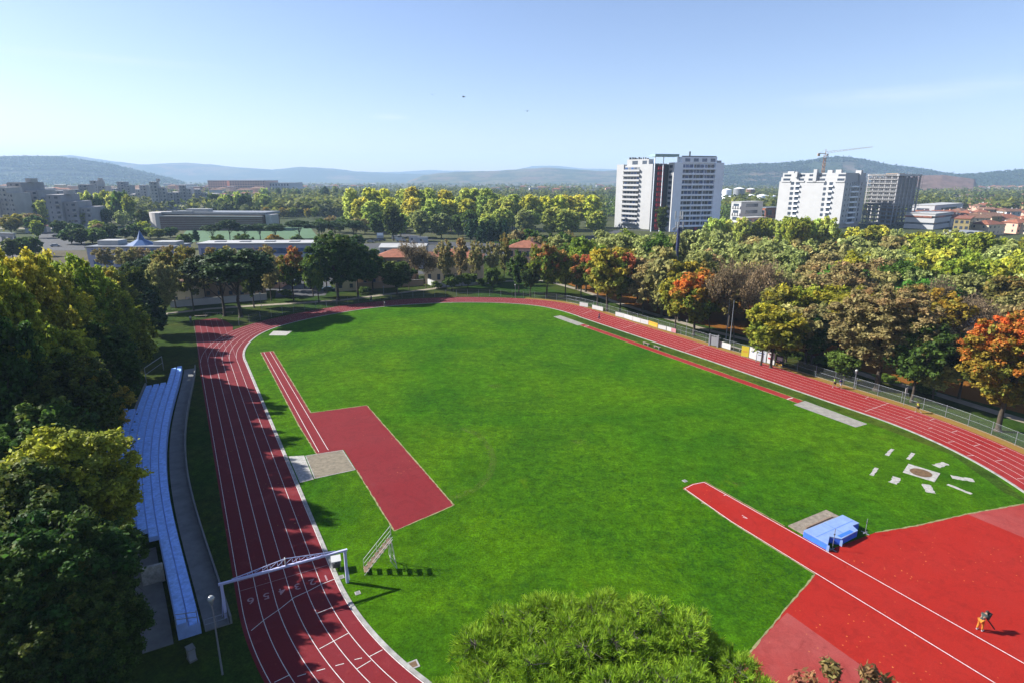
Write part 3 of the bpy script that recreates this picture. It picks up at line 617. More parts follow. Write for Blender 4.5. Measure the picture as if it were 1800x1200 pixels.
for s_ in (-.10,):
    for i in range(14):
        mb.tube((xs[i], .12, top(xs[i])), (xs[i+1], .12, top(xs[i+1])), .035)
        if 0 < i: mb.tube((xs[i], .12, Hh+.1), (xs[i], .12, top(xs[i])), .022); mb.tube((xs[i], .12, Hh+.1), (xs[i+1], .12, top(xs[i+1])), .018)
mb.build('truss', M['gantry'], ga)
mb = MB(); mb.box(L_/2-.03, L_/2+.03, -.14, .2, Hh+.1, top(L_/2)+.1); mb.build('centre_stay', M['whitep'], ga)

B0, T0 = G(642, 1010), G(691, 1000); ru = (T0-B0); run = ru.length; an = math.atan2(ru.y, ru.x)
st = empty('judges_stairs', B0, an); tag(st, 'white steel judges stairs with wooden steps on the grass by the finish', 'stairs')
rise = 2.75; Wd = 0.95
def sp_(k, y=0, dz=0): return (run*k, y, rise*k+dz)
for y in (0, Wd):
    mb = MB(); mb.bar(sp_(-.03, y, .05), sp_(1.05, y, .12), .05); mb.build('stringer', M['whitep'], st)
for i in range(7):
    k = (i+.35)/7; mb = MB(); x_, _, z_ = sp_(k); mb.box(x_-.17, x_+.22, .03, Wd-.03, z_+.08, z_+.13); mb.build('step', M['wood'], st)
mb = MB(); mb.tube(sp_(0, Wd, .95), sp_(1.05, Wd, .95), .03); mb.tube(sp_(0, Wd, .5), sp_(1.05, Wd, .5), .025)
for k in (0, .5, 1.04): mb.tube(sp_(k, Wd, 0), sp_(k, Wd, .95), .025)
mb.build('handrail', M['whitep'], st)
mb = MB(); mb.tube(sp_(.3, 0, .35), sp_(1.05, 0, .38), .03); mb.build('side_rail', M['whitep'], st)
mb = MB()
for y in (0, Wd):
    mb.tube((run, y, rise), (run*.93, y, .9), .03); mb.tube((run*.93, y, .9), (run*1.15, y, 0), .03); mb.tube((run*1.02, y, rise*.95), (run*1.15, y, 0), .03)
mb.tube((run*1.1, 0, .8), (run*1.1, Wd, .8), .025); mb.tube((run*.95, 0, .9), (run*.95, Wd, .9), .025); mb.tube((run, 0, 1.6), (run*1.1, Wd, .4), .02)
mb.build('support_frame', M['whitep'], st)

tr = empty('timing_trolley', G(592, 998), TH-.15); tag(tr, 'white topped trolley with dark frame beside the gantry post', 'trolley')
mb = MB(); mb.box(-.5, .5, -.42, .42, .95, 1.03); mb.build('top_panel', M['whitep'], tr)
for x_ in (-.42, .42):
    for y in (-.34, .34):
        mb = MB(); mb.tube((x_, y, 0), (x_, y, .95), .025); mb.build('leg', M['steel'], tr)
mb = MB(); mb.box(-.35, .3, -.3, .3, .3, .7); mb.build('case', M['dark'], tr)
mb = MB()
for t_ in range(6): a = math.pi*t_/6; a2 = math.pi*(t_+1)/6; mb.tube((-.55-.1*math.sin(a), -.3*math.cos(a), .9), (-.55-.1*math.sin(a2), -.3*math.cos(a2), .9), .02)
mb.build('handle', M['dark'], tr)

# ------------------------------------------------------------------ high jump
mc = UVP(-53.8, -5.4); hm = empty('high_jump_mat', mc); tag(hm, 'thick light blue high jump mat with darker blue sides', 'mat')
out = [(-52.5, -2.4), (-52.6, -8.35), (-54.3, -8.35), (-54.25, -7.35), (-55.0, -7.0), (-55.1, -4.3), (-54.3, -3.7), (-55.0, -2.4)]
def loc2(l, o): return [((UVP(*q)-o).x, (UVP(*q)-o).y) for q in l]
mb = MB(); mb.prism(loc2(out, mc), 0.05, 0.66); mb.build('side_cover', M['matside'], hm)
sh = [(-53.8+(u+53.8)*1.012, -5.4+(v+5.4)*1.012) for u, v in out]
mb = MB(); mb.prism(loc2(sh, mc), 0.66, 0.74); mb.build('top_cover', M['mat'], hm)
mb = MB(); mb.prism(loc2([(-54.95, -6.4), (-54.95, -4.4), (-54.6, -4.4), (-54.6, -6.4)], mc), .74, .76); mb.build('landing_flap', M['matside'], hm)
for (ua, va, ub, vb) in ((-52.62, -5.35, -55.0, -5.3), (-53.75, -2.45, -53.75, -8.2)):
    A_, B_ = UVP(ua, va)-mc, UVP(ub, vb)-mc; mb = MB(); d = (B_-A_).normalized(); n2 = Vector((-d.y, d.x, 0))*.025; mb.quad(*[(q.x, q.y, .748) for q in (A_-n2, B_-n2, B_+n2, A_+n2)]); mb.build('seam', M['matside'], hm)
for u, v in ((-54.95, -2.45), (-55.05, -4.3)): mb = MB(); q = UVP(u, v)-mc; mb.prism([(q.x-.12, q.y-.1), (q.x+.12, q.y-.08), (q.x+.03, q.y-.28)], .02, .6); mb.build('corner_flap', M['mat'], hm)
pl = empty('wooden_platform', UVP(-51.5, -5.7)); tag(pl, 'weathered grey plank platform behind the blue mat', 'platform'); po = pl.location
for i in range(7):
    v0 = -2.75-i*.87; mb = MB(); mb.prism(loc2([(-50.6, v0), (-50.6, v0-.82), (-52.3+.03*i, v0-.82), (-52.3+.03*i, v0)], po), .03, .16); mb.build('plank_panel', M['plank'], pl)
mb = MB(); mb.prism(loc2([(-51.7, -3.8), (-51.7, -8.0), (-51.85, -8.0), (-51.85, -3.8)], po), .16, .24); mb.build('rail', M['wood'], pl)
for (x, y, yt, lb) in ((1463, 966, 928, 'thin high jump upright in front of the blue mat'), (1521, 937, 911, 'thin high jump upright at the far right corner of the blue mat')):
    g = G(x, y); r = empty('high_jump_upright', g, TH); tag(r, lb, 'upright', 'high jump uprights'); h = HT(g, x, yt)
    mb = MB(); mb.tube((0, 0, .05), (0, 0, h), .028); mb.build('pole', M['steel'], r)
    mb = MB(); mb.box(-.4, .4, -.05, .05, .035, .09); mb.box(-.05, .05, -.3, .3, .09, .13); mb.build('base', M['steel'], r)
    mb = MB(); mb.box(-.05, .05, -.05, .07, h*.7, h*.7+.12); mb.build('slider', M['dark'], r)
# ------------------------------------------------------------------ trees
def leaves(rng, C, Rc, n, size, flat=1.0, up=0.35, asp=1.6, hmin=None, hmax=None, shell=0.55, sharp=False):
    """n leaf cards in each clump of centres C and radii Rc"""
    m = len(C); idx = np.repeat(np.arange(m), n); k = len(idx)
    d = rng.normal(size=(k, 3)); d /= np.linalg.norm(d, axis=1)[:, None]
    r = shell+(1-shell)*rng.random(k)**0.6; r = np.where(rng.random(k) < .14, r*1.45, r)
    sq = .65+.7*rng.random((m, 3)); sq[:, 2] *= flat
    P = C[idx]+d*(Rc[idx]*r)[:, None]*sq[idx]
    nn = d*0.5+rng.normal(size=(k, 3))*0.6+np.array([0, 0, up+.25]); nn /= np.linalg.norm(nn, axis=1)[:, None]
    a = np.cross(nn, rng.normal(size=(k, 3))); a /= np.linalg.norm(a, axis=1)[:, None]; b_ = np.cross(nn, a)
    s = size*(0.6+0.8*rng.random(k))
    a = a*(s*0.5*asp)[:, None]; b_ = b_*(s*0.5)[:, None]
    V = np.stack([P-a, P-b_+a*.15, P+a, P+b_+a*.15], 1).reshape(-1, 3)
    Fq = np.arange(4*k).reshape(-1, 4)
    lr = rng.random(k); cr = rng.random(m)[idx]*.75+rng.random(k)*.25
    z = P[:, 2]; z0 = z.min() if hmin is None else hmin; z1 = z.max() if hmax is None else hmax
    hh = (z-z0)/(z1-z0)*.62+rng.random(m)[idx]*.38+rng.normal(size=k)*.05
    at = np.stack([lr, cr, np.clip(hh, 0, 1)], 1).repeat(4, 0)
    return V, Fq, at
def centres(rng, n, w_, h, zb, kind):
    """clump centres inside a crown envelope"""
    out = []; rad = []; zc = (h+zb)/2; hz = (h-zb)/2; lob = rng.random(6)*6.28
    while len(out) < n:
        d = rng.normal(size=3); d /= np.linalg.norm(d); r = rng.random()**0.42
        if kind == 'umbrella' and d[2] < -0.45: continue
        az = math.atan2(d[1], d[0]); wob = 1+.16*math.sin(2*az+lob[0])+.12*math.sin(3*az+lob[1]+2*d[2])+.08*math.sin(5*az+lob[2])
        q = d*r
        x, y, z = q[0]*w_/2*wob*.82, q[1]*w_/2*wob*.82, q[2]
        if kind == 'cone': f = max(.05, (1-(z+1)/2))**.75; x *= f*1.25; y *= f*1.25
        elif kind == 'poplar': f = (1-max(0, z)**2*.45)*(1-max(0, -z)**3*.4); x *= f; y *= f
        elif kind == 'umbrella': pass
        elif kind == 'column': pass
        else: f = 1-max(0, -z)*.15; x *= f; y *= f
        out.append((x, y, zc+z*hz*.86)); rad.append(1)
    return np.array(out)
def tube_np(segs, n=5):
    mb = MB()
    for p0, p1, r0, r1 in segs: mb.tube(p0, p1, r0, r1, n, False)
    return mb
def trunk_mesh(rng, name, C, h, zb, w_, mat, r0, nl=9, lean=0.0, fork=0.45, n=6):
    segs = []; base = np.array([0, 0, -0.15]); zf = zb+(h-zb)*fork
    k = 4; pts = [np.array([lean*(i/k)**1.5+rng.normal()*.05*i, rng.normal()*.05*i, -0.15+(zf+.15)*i/k]) for i in range(k+1)]
    segs.append((pts[0], pts[0]+(pts[1]-pts[0])*.25, r0*1.7, r0*1.05)); pts[0] = pts[0]+(pts[1]-pts[0])*.25
    for i in range(k): segs.append((pts[i], pts[i+1], r0*(1-.13*i), r0*(1-.13*(i+1))))
    sel = rng.choice(len(C), min(nl, len(C)), replace=False)
    for s_ in sel:
        t0 = 0.45+.55*rng.random(); st_ = pts[0]+(pts[-1]-pts[0])*t0; e = C[s_]; mid = st_*.45+e*.55+np.array([0, 0, (e[2]-st_[2])*-.12])
        r = r0*(.45-.15*t0)
        segs.append((st_, mid, r, r*.6)); segs.append((mid, e, r*.6, r*.15))
        for q in range(2):
            e2 = e+rng.normal(size=3)*w_*.09; segs.append((mid*.5+e*.5, e2, r*.3, r*.08))
    mb = tube_np(segs, n); me = bpy.data.meshes.new(name); me.from_pydata(mb.v, [], mb.f); me.materials.append(mat)
    me.polygons.foreach_set('use_smooth', [True]*len(me.polygons)); me.update(); return me
P_ = {}
def proto(key, seed, w_, h, zb, kind, nc, nl, size, rc, bark='bark', r0=.22, flat=.8, up=.35, shell=.5, limbs=9, asp=1.6, fork=.45):
    rng = np.random.default_rng(seed); C = centres(rng, nc, w_, h, zb, kind)
    Rc = w_*rc*(.65+.6*rng.random(nc))
    V, Fq, at = leaves(rng, C, Rc, nl, size, flat, up, asp, zb, h, shell)
    P_[key] = (mesh_np('crown_'+key, V, Fq, None, False, at), trunk_mesh(rng, 'trunk_'+key, C, h, zb, w_, M[bark], r0, limbs, fork=fork), w_, float(V[:, 2].max()))
    P_[key][0].materials.append(L['midgreen'])
for i in range(6): proto('broad%d' % i, 210+i, 10, 13, 2.6, 'broad', 120, 95, .40, .085, r0=.24, shell=.2)
for i in range(3): proto('thin%d' % i, 20+i, 9, 14, 2.2, 'broad', 110, 60, .36, .08, r0=.2, limbs=22, shell=.1)
for i in range(2): proto('big%d' % i, 30+i, 13, 18, 3.0, 'broad', 480, 125, .25, .048, r0=.34, limbs=30, shell=.1)
for i in range(5): proto('poplar%d' % i, 240+i, 16, 26, 2.0, 'broad', 250, 48, .80, .07, r0=.4, limbs=6, shell=.25)
for i in range(5): proto('mid%d' % i, 50+i, 12, 14, 1.0, 'broad', 120, 36, .72, .085, r0=.3, limbs=5, shell=.2)
for i in range(2): proto('pine%d' % i, 60+i, 11, 13, 5.6, 'umbrella', 170, 90, .36, .08, r0=.26, flat=.6, up=.8, limbs=16, fork=.15, shell=.3)
for i in range(2): proto('cone%d' % i, 70+i, 7, 14, 1.0, 'cone', 90, 80, .42, .10, r0=.2, up=.1)
for i in range(2): proto('column%d' % i, 80+i, 4.2, 15, .8, 'poplar', 60, 70, .45, .16, r0=.2, up=.1)
for i in range(2): proto('bush%d' % i, 90+i, 4, 3.4, .3, 'broad', 34, 70, .28, .15, r0=.08)
for i in range(2): proto('small%d' % i, 95+i, 5, 6.5, 1.9, 'broad', 46, 110, .24, .12, r0=.1)
def bare(key, seed):
    rng = np.random.default_rng(seed); segs = []; tips = []
    def br(p, d, r, l, lev):
        n_ = 3
        for i in range(n_):
            d = d+rng.normal(size=3)*.14; d[2] += .05; d /= np.linalg.norm(d); q = p+d*l/n_
            segs.append((p, q, r, r*.82)); p = q; r *= .82
            if lev < 4 and (i > 0 or lev > 0):
                for _ in range(2 if lev < 3 else 3):
                    dd = d+rng.normal(size=3)*.75; dd[2] = abs(dd[2])*.7+.15; dd /= np.linalg.norm(dd); br(p, dd, r*.55, l*(.72 if lev else .62), lev+1)
        tips.append(p)
    br(np.array([0, 0, -.1]), np.array([0, 0, 1.]), .22, 6.0, 0)
    mb = MB()
    for p0, p1, r0, r1 in segs: mb.tube(p0, p1, max(r0, .022), max(r1, .018), 3 if r0 < .05 else 5, False)
    tips = np.array(tips); me = bpy.data.meshes.new('trunk_'+key); me.from_pydata(mb.v, [], mb.f); me.materials.append(M['twig']); me.update()
    V, Fq, at = leaves(rng, tips, np.full(len(tips), .55), 3, .26, 1, .2, 1.6, 3, 14)
    w_ = float(np.abs(tips[:, :2]).max()*2); h = float(tips[:, 2].max())
    P_[key] = (mesh_np('crown_'+key, V, Fq, L['browntwig'], False, at), me, w_*.8, h)
for i in range(2): bare('bare%d' % i, 120+i)
rt = random.Random(77)
NAME = dict(broad='broadleaf_tree', thin='broadleaf_tree', big='plane_tree', poplar='poplar_tree', mid='broadleaf_tree', pine='stone_pine', cone='conifer_tree', column='columnar_tree', bush='bush', small='young_tree', bare='bare_tree')
TREES = []
def tree(kind, x, yt, h, wm, leaf, label, group=None, yb=None, var=None, pos=None):
    if pos is not None: g = Vector((pos[0], pos[1], 0))
    elif yb: g = G(x, yb); h = HT(g, x, yt)
    else: g = G(x, yt, h); g.z = 0
    TREES.append(dict(kind=kind, x=x, g=g, h=h, w=wm, leaf=leaf, label=label, group=group, var=var))
def plant_trees():
    cnt = {}
    for T in TREES:
        if T['label'].startswith('*'): cnt.setdefault(T['label'], []).append(T)
    for k, l in cnt.items():
        l.sort(key=lambda T: PX(T['g'].x, T['g'].y)[0])
        for i, T in enumerate(l):
            a, b_ = k[1:].split('|'); T['label'] = '%s, %s from left %s' % (a, ORD[i] if i < len(ORD) else 'far', b_) if len(l) > 1 else '%s %s' % (a, b_)
    for T in TREES:
        n_ = dict(broad=6, thin=3, poplar=5, mid=5).get(T['kind'], 2)
        v = rt.randrange(n_) if T['var'] is None else T['var']
        cr, tk, pw, phh = P_['%s%d' % (T['kind'], v)]; nm = NAME[T['kind']]
        r = empty(nm, T['g'], rt.uniform(0, 6.28)); s = T['w']/pw*rt.uniform(.95, 1.05); r.scale = (s, s, T['h']/phh)
        o = link('crown', cr, r); lf = L[T['leaf']]
        o.material_slots[0].link = 'OBJECT'; o.material_slots[0].material = lf
        link('trunk', tk, r)
        tag(r, T['label'], 'bush' if T['kind'] == 'bush' else 'tree', T['group'])

# --- left foreground mass
LG = 'big trees left of the stand'
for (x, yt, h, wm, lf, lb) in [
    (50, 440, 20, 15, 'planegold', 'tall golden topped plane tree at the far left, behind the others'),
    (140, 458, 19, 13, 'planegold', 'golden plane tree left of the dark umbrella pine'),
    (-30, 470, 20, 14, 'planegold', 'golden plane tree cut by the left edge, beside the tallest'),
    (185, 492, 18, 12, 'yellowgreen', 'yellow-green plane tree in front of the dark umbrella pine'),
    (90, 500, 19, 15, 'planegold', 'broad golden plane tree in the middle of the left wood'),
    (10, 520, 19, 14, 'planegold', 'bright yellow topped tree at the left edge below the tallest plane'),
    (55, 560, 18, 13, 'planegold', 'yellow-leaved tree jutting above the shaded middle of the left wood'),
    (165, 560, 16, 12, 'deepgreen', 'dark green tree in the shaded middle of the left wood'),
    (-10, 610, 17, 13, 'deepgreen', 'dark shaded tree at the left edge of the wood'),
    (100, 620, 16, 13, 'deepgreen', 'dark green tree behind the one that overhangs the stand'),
    (140, 635, 14, 10, 'yellowgreen', 'yellow-tipped tree overhanging the upper corner of the pale stand'),
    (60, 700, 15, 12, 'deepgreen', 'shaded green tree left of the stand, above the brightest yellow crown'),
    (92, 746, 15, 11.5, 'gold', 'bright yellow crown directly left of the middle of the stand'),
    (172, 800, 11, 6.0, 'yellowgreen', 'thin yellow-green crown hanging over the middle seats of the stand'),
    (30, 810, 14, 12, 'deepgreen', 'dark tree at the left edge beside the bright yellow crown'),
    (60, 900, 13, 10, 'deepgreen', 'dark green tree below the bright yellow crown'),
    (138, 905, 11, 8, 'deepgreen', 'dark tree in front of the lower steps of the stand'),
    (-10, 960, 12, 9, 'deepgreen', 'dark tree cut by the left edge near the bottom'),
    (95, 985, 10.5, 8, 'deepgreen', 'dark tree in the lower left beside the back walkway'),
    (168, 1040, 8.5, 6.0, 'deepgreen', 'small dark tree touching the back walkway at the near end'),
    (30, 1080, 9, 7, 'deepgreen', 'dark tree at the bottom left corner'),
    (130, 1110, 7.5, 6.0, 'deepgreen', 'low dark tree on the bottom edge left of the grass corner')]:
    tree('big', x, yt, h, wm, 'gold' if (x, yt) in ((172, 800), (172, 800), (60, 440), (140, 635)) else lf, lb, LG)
for i, (U, V, h, wm, lf, lb) in enumerate([(38, 63, 19, 11, 'yellowgreen', 'yellow-green tree left of the lawn behind the stand'), (48, 61, 17, 10, 'deepgreen', 'dark green tree at the back of the lawn beyond the stand'), (59, 60, 17, 10, 'yellowgreen', 'yellowish tree at the back of the lawn, nearer the far bend'), (70, 57, 16, 9, 'deepgreen', 'dark green tree beside the top of the left straight'), (82, 52, 15, 9, 'olivebrown', 'brownish tree standing beyond the top of the left straight'), (27, 62, 23, 12, 'yellowgreen', 'tall tree behind the far upper seats, farthest of the high row beside the stand'), (17, 64, 25, 12, 'planegold', 'tall golden tree behind the upper seats of the stand'),
        (7, 65, 26, 12, 'planegold', 'tall golden tree left of the middle of the stand'), (-3, 65, 26, 12, 'planegold', 'very tall yellow tree before the golden mass, beside the stand'),
        (-11, 66, 25, 11, 'deepgreen', 'tall dark tree in the shade left of the stand')]):
    p_ = UVP(U, V); tree('big', 0, 0, h, wm, lf, lb, LG, pos=(p_.x, p_.y), var=i % 2)
tree('broad', 245, 545, 0, 8.5, 'yellowgreen', 'small light green tree on the lawn behind the far end of the stand', LG, yb=672)
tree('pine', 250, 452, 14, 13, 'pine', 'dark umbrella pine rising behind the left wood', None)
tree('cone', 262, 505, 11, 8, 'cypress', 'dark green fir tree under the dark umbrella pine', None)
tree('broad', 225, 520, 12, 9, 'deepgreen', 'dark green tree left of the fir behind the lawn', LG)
# --- row at the far end of the field
RG = 'trees in the row behind the far bend'
row = [('thin', 310, 542, 430, 9, 'rust', 'brown-leaved tree at the left end of the row by the far bend'),
 ('thin', 341, 546, 428, 9, 'rust', 'brown-leaved tree right behind the club benches'),
 ('pine', 395, 556, 440, 16, 'pine', 'leaning dark umbrella pine left of its twin at the far bend'),
 ('pine', 424, 558, 436, 19, 'pine', 'large dark umbrella pine at the corner of the far bend'),
 ('broad', 447, 541, 452, 8, 'deepgreen', 'dark green tree right of the large umbrella pine'),
 ('thin', 477, 529, 432, 7, 'olivebrown', 'sparse brownish tree left of the red topped maple'),
 ('thin', 517, 530, 432, 9.5, 'redtop', 'red topped maple left of the tall dark green tree'),
 ('broad', 551, 522, 450, 7, 'midgreen', 'green tree between the red maple and the tall dark green tree'),
 ('broad', 561, 532, 446, 6, 'yellowgreen', 'yellowish tree just left of the tall dark green tree'),
 ('big', 595, 528, 405, 16, 'deepgreen', 'tallest dark green tree of the far row'),
 ('broad', 630, 523, 426, 13, 'deepgreen', 'dark green tree right of the tallest one in the far row'),
 ('broad', 656, 513, 446, 12, 'deepgreen', 'dark tree before the brown house in the far row'),
 ('broad', 699, 519, 458, 12, 'deepgreen', 'low dark round tree in front of the red roofed brown house'),
 ('bare', 719, 510, 420, 8, 'browntwig', 'bare tree beside the red roofed brown house'),
 ('bare', 749, 507, 425, 8, 'browntwig', 'bare tree left of the cream house gable'),
 ('thin', 785, 511, 420, 6.5, 'olivebrown', 'slim olive tree in front of the cream house gable'),
 ('thin', 812, 503, 415, 6.5, 'olivebrown', 'brownish tree in front of the cream house roof'),
 ('small', 795, 512, 482, 7, 'midgreen', 'small green tree below the cream house, left one'),
 ('small', 823, 508, 480, 7.5, 'midgreen', 'small green tree below the cream house, right one'),
 ('thin', 838, 500, 422, 6, 'olivebrown', 'olive-brown tree at the right side of the cream house'),
 ('small', 866, 516, 470, 7, 'midgreen', 'small round tree inside the bend path right of the cream house'),
 ('thin', 866, 500, 424, 6, 'olivebrown', 'brownish tree between the cream house and the pink house'),
 ('thin', 887, 494, 408, 6.5, 'rust', 'tall rusty tree in front of the pink house'),
 ('broad', 912, 515, 438, 7.5, 'deepgreen', 'dark green tree right of the pink house'),
 ('broad', 932, 522, 462, 7, 'deepgreen', 'dark tree left of the big reddish maple'),
 ('broad', 961, 523, 423, 12, 'redtop', 'big maple with dull red top above the far right of the bend'),
 ('broad', 994, 521, 440, 8.5, 'lime', 'bright yellow-green maple right of the dull red one'),
 ('broad', 1021, 526, 446, 9, 'redtop', 'rust-red topped maple right of the bright yellow-green one'),
 ('broad', 1050, 538, 444, 10, 'redtop', 'red topped maple behind the two single white boards'),
 ('broad', 1090, 548, 442, 10.5, 'redtop', 'yellow-green maple with red crown tip behind the start of the white boards'),
 ('thin', 1130, 556, 460, 9, 'olivebrown', 'half bare brown tree behind the long white boards'),
 ('broad', 1187, 580, 480, 8.5, 'amber', 'amber and green maple left of the orange one'),
 ('broad', 1219, 590, 470, 12, 'orangetop', 'big orange topped maple by the gate in the fence'),
 ('bare', 1290, 600, 450, 10, 'browntwig', 'bare grey tree right of the orange topped maple'),
 ('bare', 1322, 590, 448, 10, 'browntwig', 'bare grey tree before the yellow wood'),
 ('small', 1331, 614, 585, 4.2, 'midgreen', 'slim young green tree behind the tall white boards'),
 ('small', 1377, 643, 588, 5.4, 'midgreen', 'small dark green round tree at the end of the boards'),
 ('small', 1483, 675, 612, 5.5, 'midgreen', 'small green tree above the two runners'),
 ('big', 1541, 686, 498, 17, 'olivebrown', 'huge broad brown-green tree behind the right straight'),
 ('broad', 1602, 706, 560, 10, 'deepgreen', 'dark green tree right of the huge broad one'),
 ('small', 1640, 700, 630, 8, 'olive', 'pale green low tree right of the huge broad one'),
 ('broad', 1685, 700, 575, 9, 'deepgreen', 'dark tree behind the orange maple at the right edge'),
 ('big', 1754, 757, 545, 14, 'fire', 'flaming orange maple at the right edge behind the fence'),
 ('big', 1818, 745, 560, 13, 'fire', 'orange maple cut off by the right edge'),
 ('broad', 1425, 640, 545, 10, 'deepgreen', 'dark green tree in the shade beyond the path, right of the young trees'),
 ('broad', 1352, 618, 540, 9, 'deepgreen', 'dark green tree in the shade beyond the path, left of the young trees')]
for k, x, yb, yt, wm, lf, lb in row: tree(k, x, yt, 0, wm, lf, lb, RG, yb=yb)
# second line of trees among the houses
rk = random.Random(3)
for i, (x, yb, yt, wm, lf, kk) in enumerate([(292, 536, 440, 8, 'midgreen', 'broad'), (362, 528, 448, 8, 'olivebrown', 'thin'), (462, 520, 455, 8, 'deepgreen', 'broad'), (492, 512, 448, 7, 'olivebrown', 'thin'), (536, 508, 452, 8, 'midgreen', 'broad'), (575, 506, 440, 9, 'deepgreen', 'broad'),
        (615, 500, 440, 8, 'olive', 'broad'), (672, 495, 452, 8, 'deepgreen', 'broad'), (905, 470, 420, 9, 'midgreen', 'broad'), (940, 476, 415, 9, 'olivebrown', 'broad'), (978, 480, 412, 10, 'olive', 'broad'), (1010, 486, 418, 10, 'rust', 'broad'), (410, 512, 452, 8, 'midgreen', 'broad'), (1040, 492, 420, 10, 'olive', 'broad'), (1075, 505, 430, 10, 'olivebrown', 'broad'), (1110, 512, 436, 10, 'amber', 'broad'), (1150, 530, 446, 9, 'olive', 'broad')]):
    cn = dict(midgreen='green', olivebrown='olive-brown', deepgreen='dark green', olive='olive-green', rust='rust-brown', amber='amber')[lf]
    tree(kk, x, yt, 0, wm, lf, '*'+cn+' tree|of the second line behind the far bend', 'second line of trees among the houses', yb=yb)
# --- park wood on the right
rr = random.Random(11)
def grove(n, xr, yr, hr, wr, opts, kind, label, group, jx=0.5, curve=None, rowsn=1, yb=None):
    for r_ in range(rowsn):
        for i in range(n):
            x = xr[0]+(xr[1]-xr[0])*(i+.5+rr.uniform(-jx, jx))/n
            t_ = (r_+.5+rr.uniform(-.35, .35))/rowsn; y = yr[0]+(yr[1]-yr[0])*t_+(curve(x) if curve else 0)
            kk = rr.choice(kind) if isinstance(kind, (list, tuple)) else kind
            lf = rr.choice(opts) if not callable(opts) else opts(x, y)
            cn = dict(yellowgreen='yellow-green', planegold='golden', deepgreen='dark green', midgreen='green', olive='olive-green', olivebrown='olive-brown', rust='rust-brown', amber='amber', redtop='red topped', poplar='yellow-green', poplargold='golden-yellow', lime='lime-yellow', pine='dark green', brightpine='bright green', cypress='blackish green', browntwig='leafless brown', fire='orange')[lf]
            if kk == 'bare': lf, cn = 'browntwig', 'leafless brown'
            tree(kk, x, y, rr.uniform(*hr), rr.uniform(*wr), lf, yb=rr.uniform(*yb) if yb else None, group=group, label='*'+cn+' '+('pine' if kk == 'pine' else 'tree')+'|'+label)
PG = 'trees of the park wood on the right'
grove(12, (1005, 1290), (398, 416), (15, 18), (12, 15), ['olive', 'olive', 'olive', 'midgreen', 'yellowgreen'], ['mid', 'mid', 'broad'], 'of the wood edge below the twin towers', PG, curve=lambda x: 0 if x > 1080 else 10*(1080-x)/80.)
grove(13, (1270, 1600), (410, 425), (15, 17), (12, 15), ['olive', 'olive', 'olivebrown'], ['mid', 'mid'], 'of the wood edge below the white block', PG)
grove(8, (1620, 1830), (402, 425), (15, 18), (12, 15), ['lime', 'poplargold', 'lime', 'olive'], ['mid', 'broad'], 'along the top edge of the wood at the right', PG)
grove(17, (1060, 1830), (428, 442), (14, 17), (11, 14), lambda x, y: rr.choice(['olive', 'olivebrown', 'olive', 'amber'] if x < 1600 else ['lime', 'olive', 'poplargold']), ['mid', 'broad', 'mid'], 'in the second row of the park wood', PG)
grove(16, (1090, 1830), (448, 462), (14, 16), (11, 13), lambda x, y: rr.choice(['rust', 'olivebrown', 'amber', 'olive'] if x < 1300 else ['olive', 'olivebrown', 'midgreen'] if x < 1600 else ['lime', 'olive', 'olivebrown']), ['broad', 'mid', 'broad'], 'in the middle row of the park wood', PG)
grove(12, (1240, 1830), (470, 486), (13, 15), (10, 12), lambda x, y: rr.choice(['rust', 'olivebrown', 'amber', 'olive'] if x < 1600 else ['olive', 'olivebrown', 'rust']), ['broad', 'thin', 'broad', 'bare'], 'in the fourth row of the park wood', PG)
grove(9, (1340, 1660), (492, 512), (13, 15), (10, 12), ['amber', 'rust', 'planegold', 'amber'], ['broad', 'thin'], 'in the yellow front row of the park wood', PG)
grove(5, (1330, 1470), (528, 545), (11, 13), (9, 11), ['amber', 'planegold', 'olivebrown'], ['broad', 'thin'], 'over the shaded path beside the bare trees', PG)
grove(5, (1640, 1830), (500, 530), (12, 14), (9, 11), ['amber', 'olivebrown'], ['thin', 'bare', 'bare'], 'behind the orange maples at the right', PG)
tree('pine', 1487, 466, 14, 14, 'brightpine', 'bright green umbrella pine in the park wood, left of its twin', 'umbrella pines in the park wood')
tree('pine', 1632, 488, 13, 13, 'brightpine', 'bright green umbrella pine in the park wood, right of its twin', 'umbrella pines in the park wood')
tree('cone', 1605, 470, 11, 5, 'cypress', 'small dark fir between the two bright umbrella pines')
tree('column', 1163, 362, 21, 8, 'deepgreen', 'dark green upright tree standing between the two white towers', yb=415)
# yellow-green trees before the white block
grove(5, (1245, 1365), (373, 386), (15, 17), (10, 12), ['lime', 'poplar'], 'mid', 'between the twin towers and the white block', 'yellow-green trees before the white blocks')
grove(6, (1365, 1460), (377, 384), (17, 19), (11, 13), ['lime', 'poplar', 'poplar'], 'mid', 'in front of the white block', 'yellow-green trees before the white blocks')
grove(4, (1500, 1570), (392, 400), (14, 15), (11, 13), ['lime', 'poplargold'], 'mid', 'in front of the unfinished tower', 'yellow-green trees before the white blocks')
grove(5, (1575, 1690), (396, 412), (12, 14), (9, 11), ['olive', 'lime', 'deepgreen'], 'mid', 'in front of the low white shops', 'yellow-green trees before the white blocks')
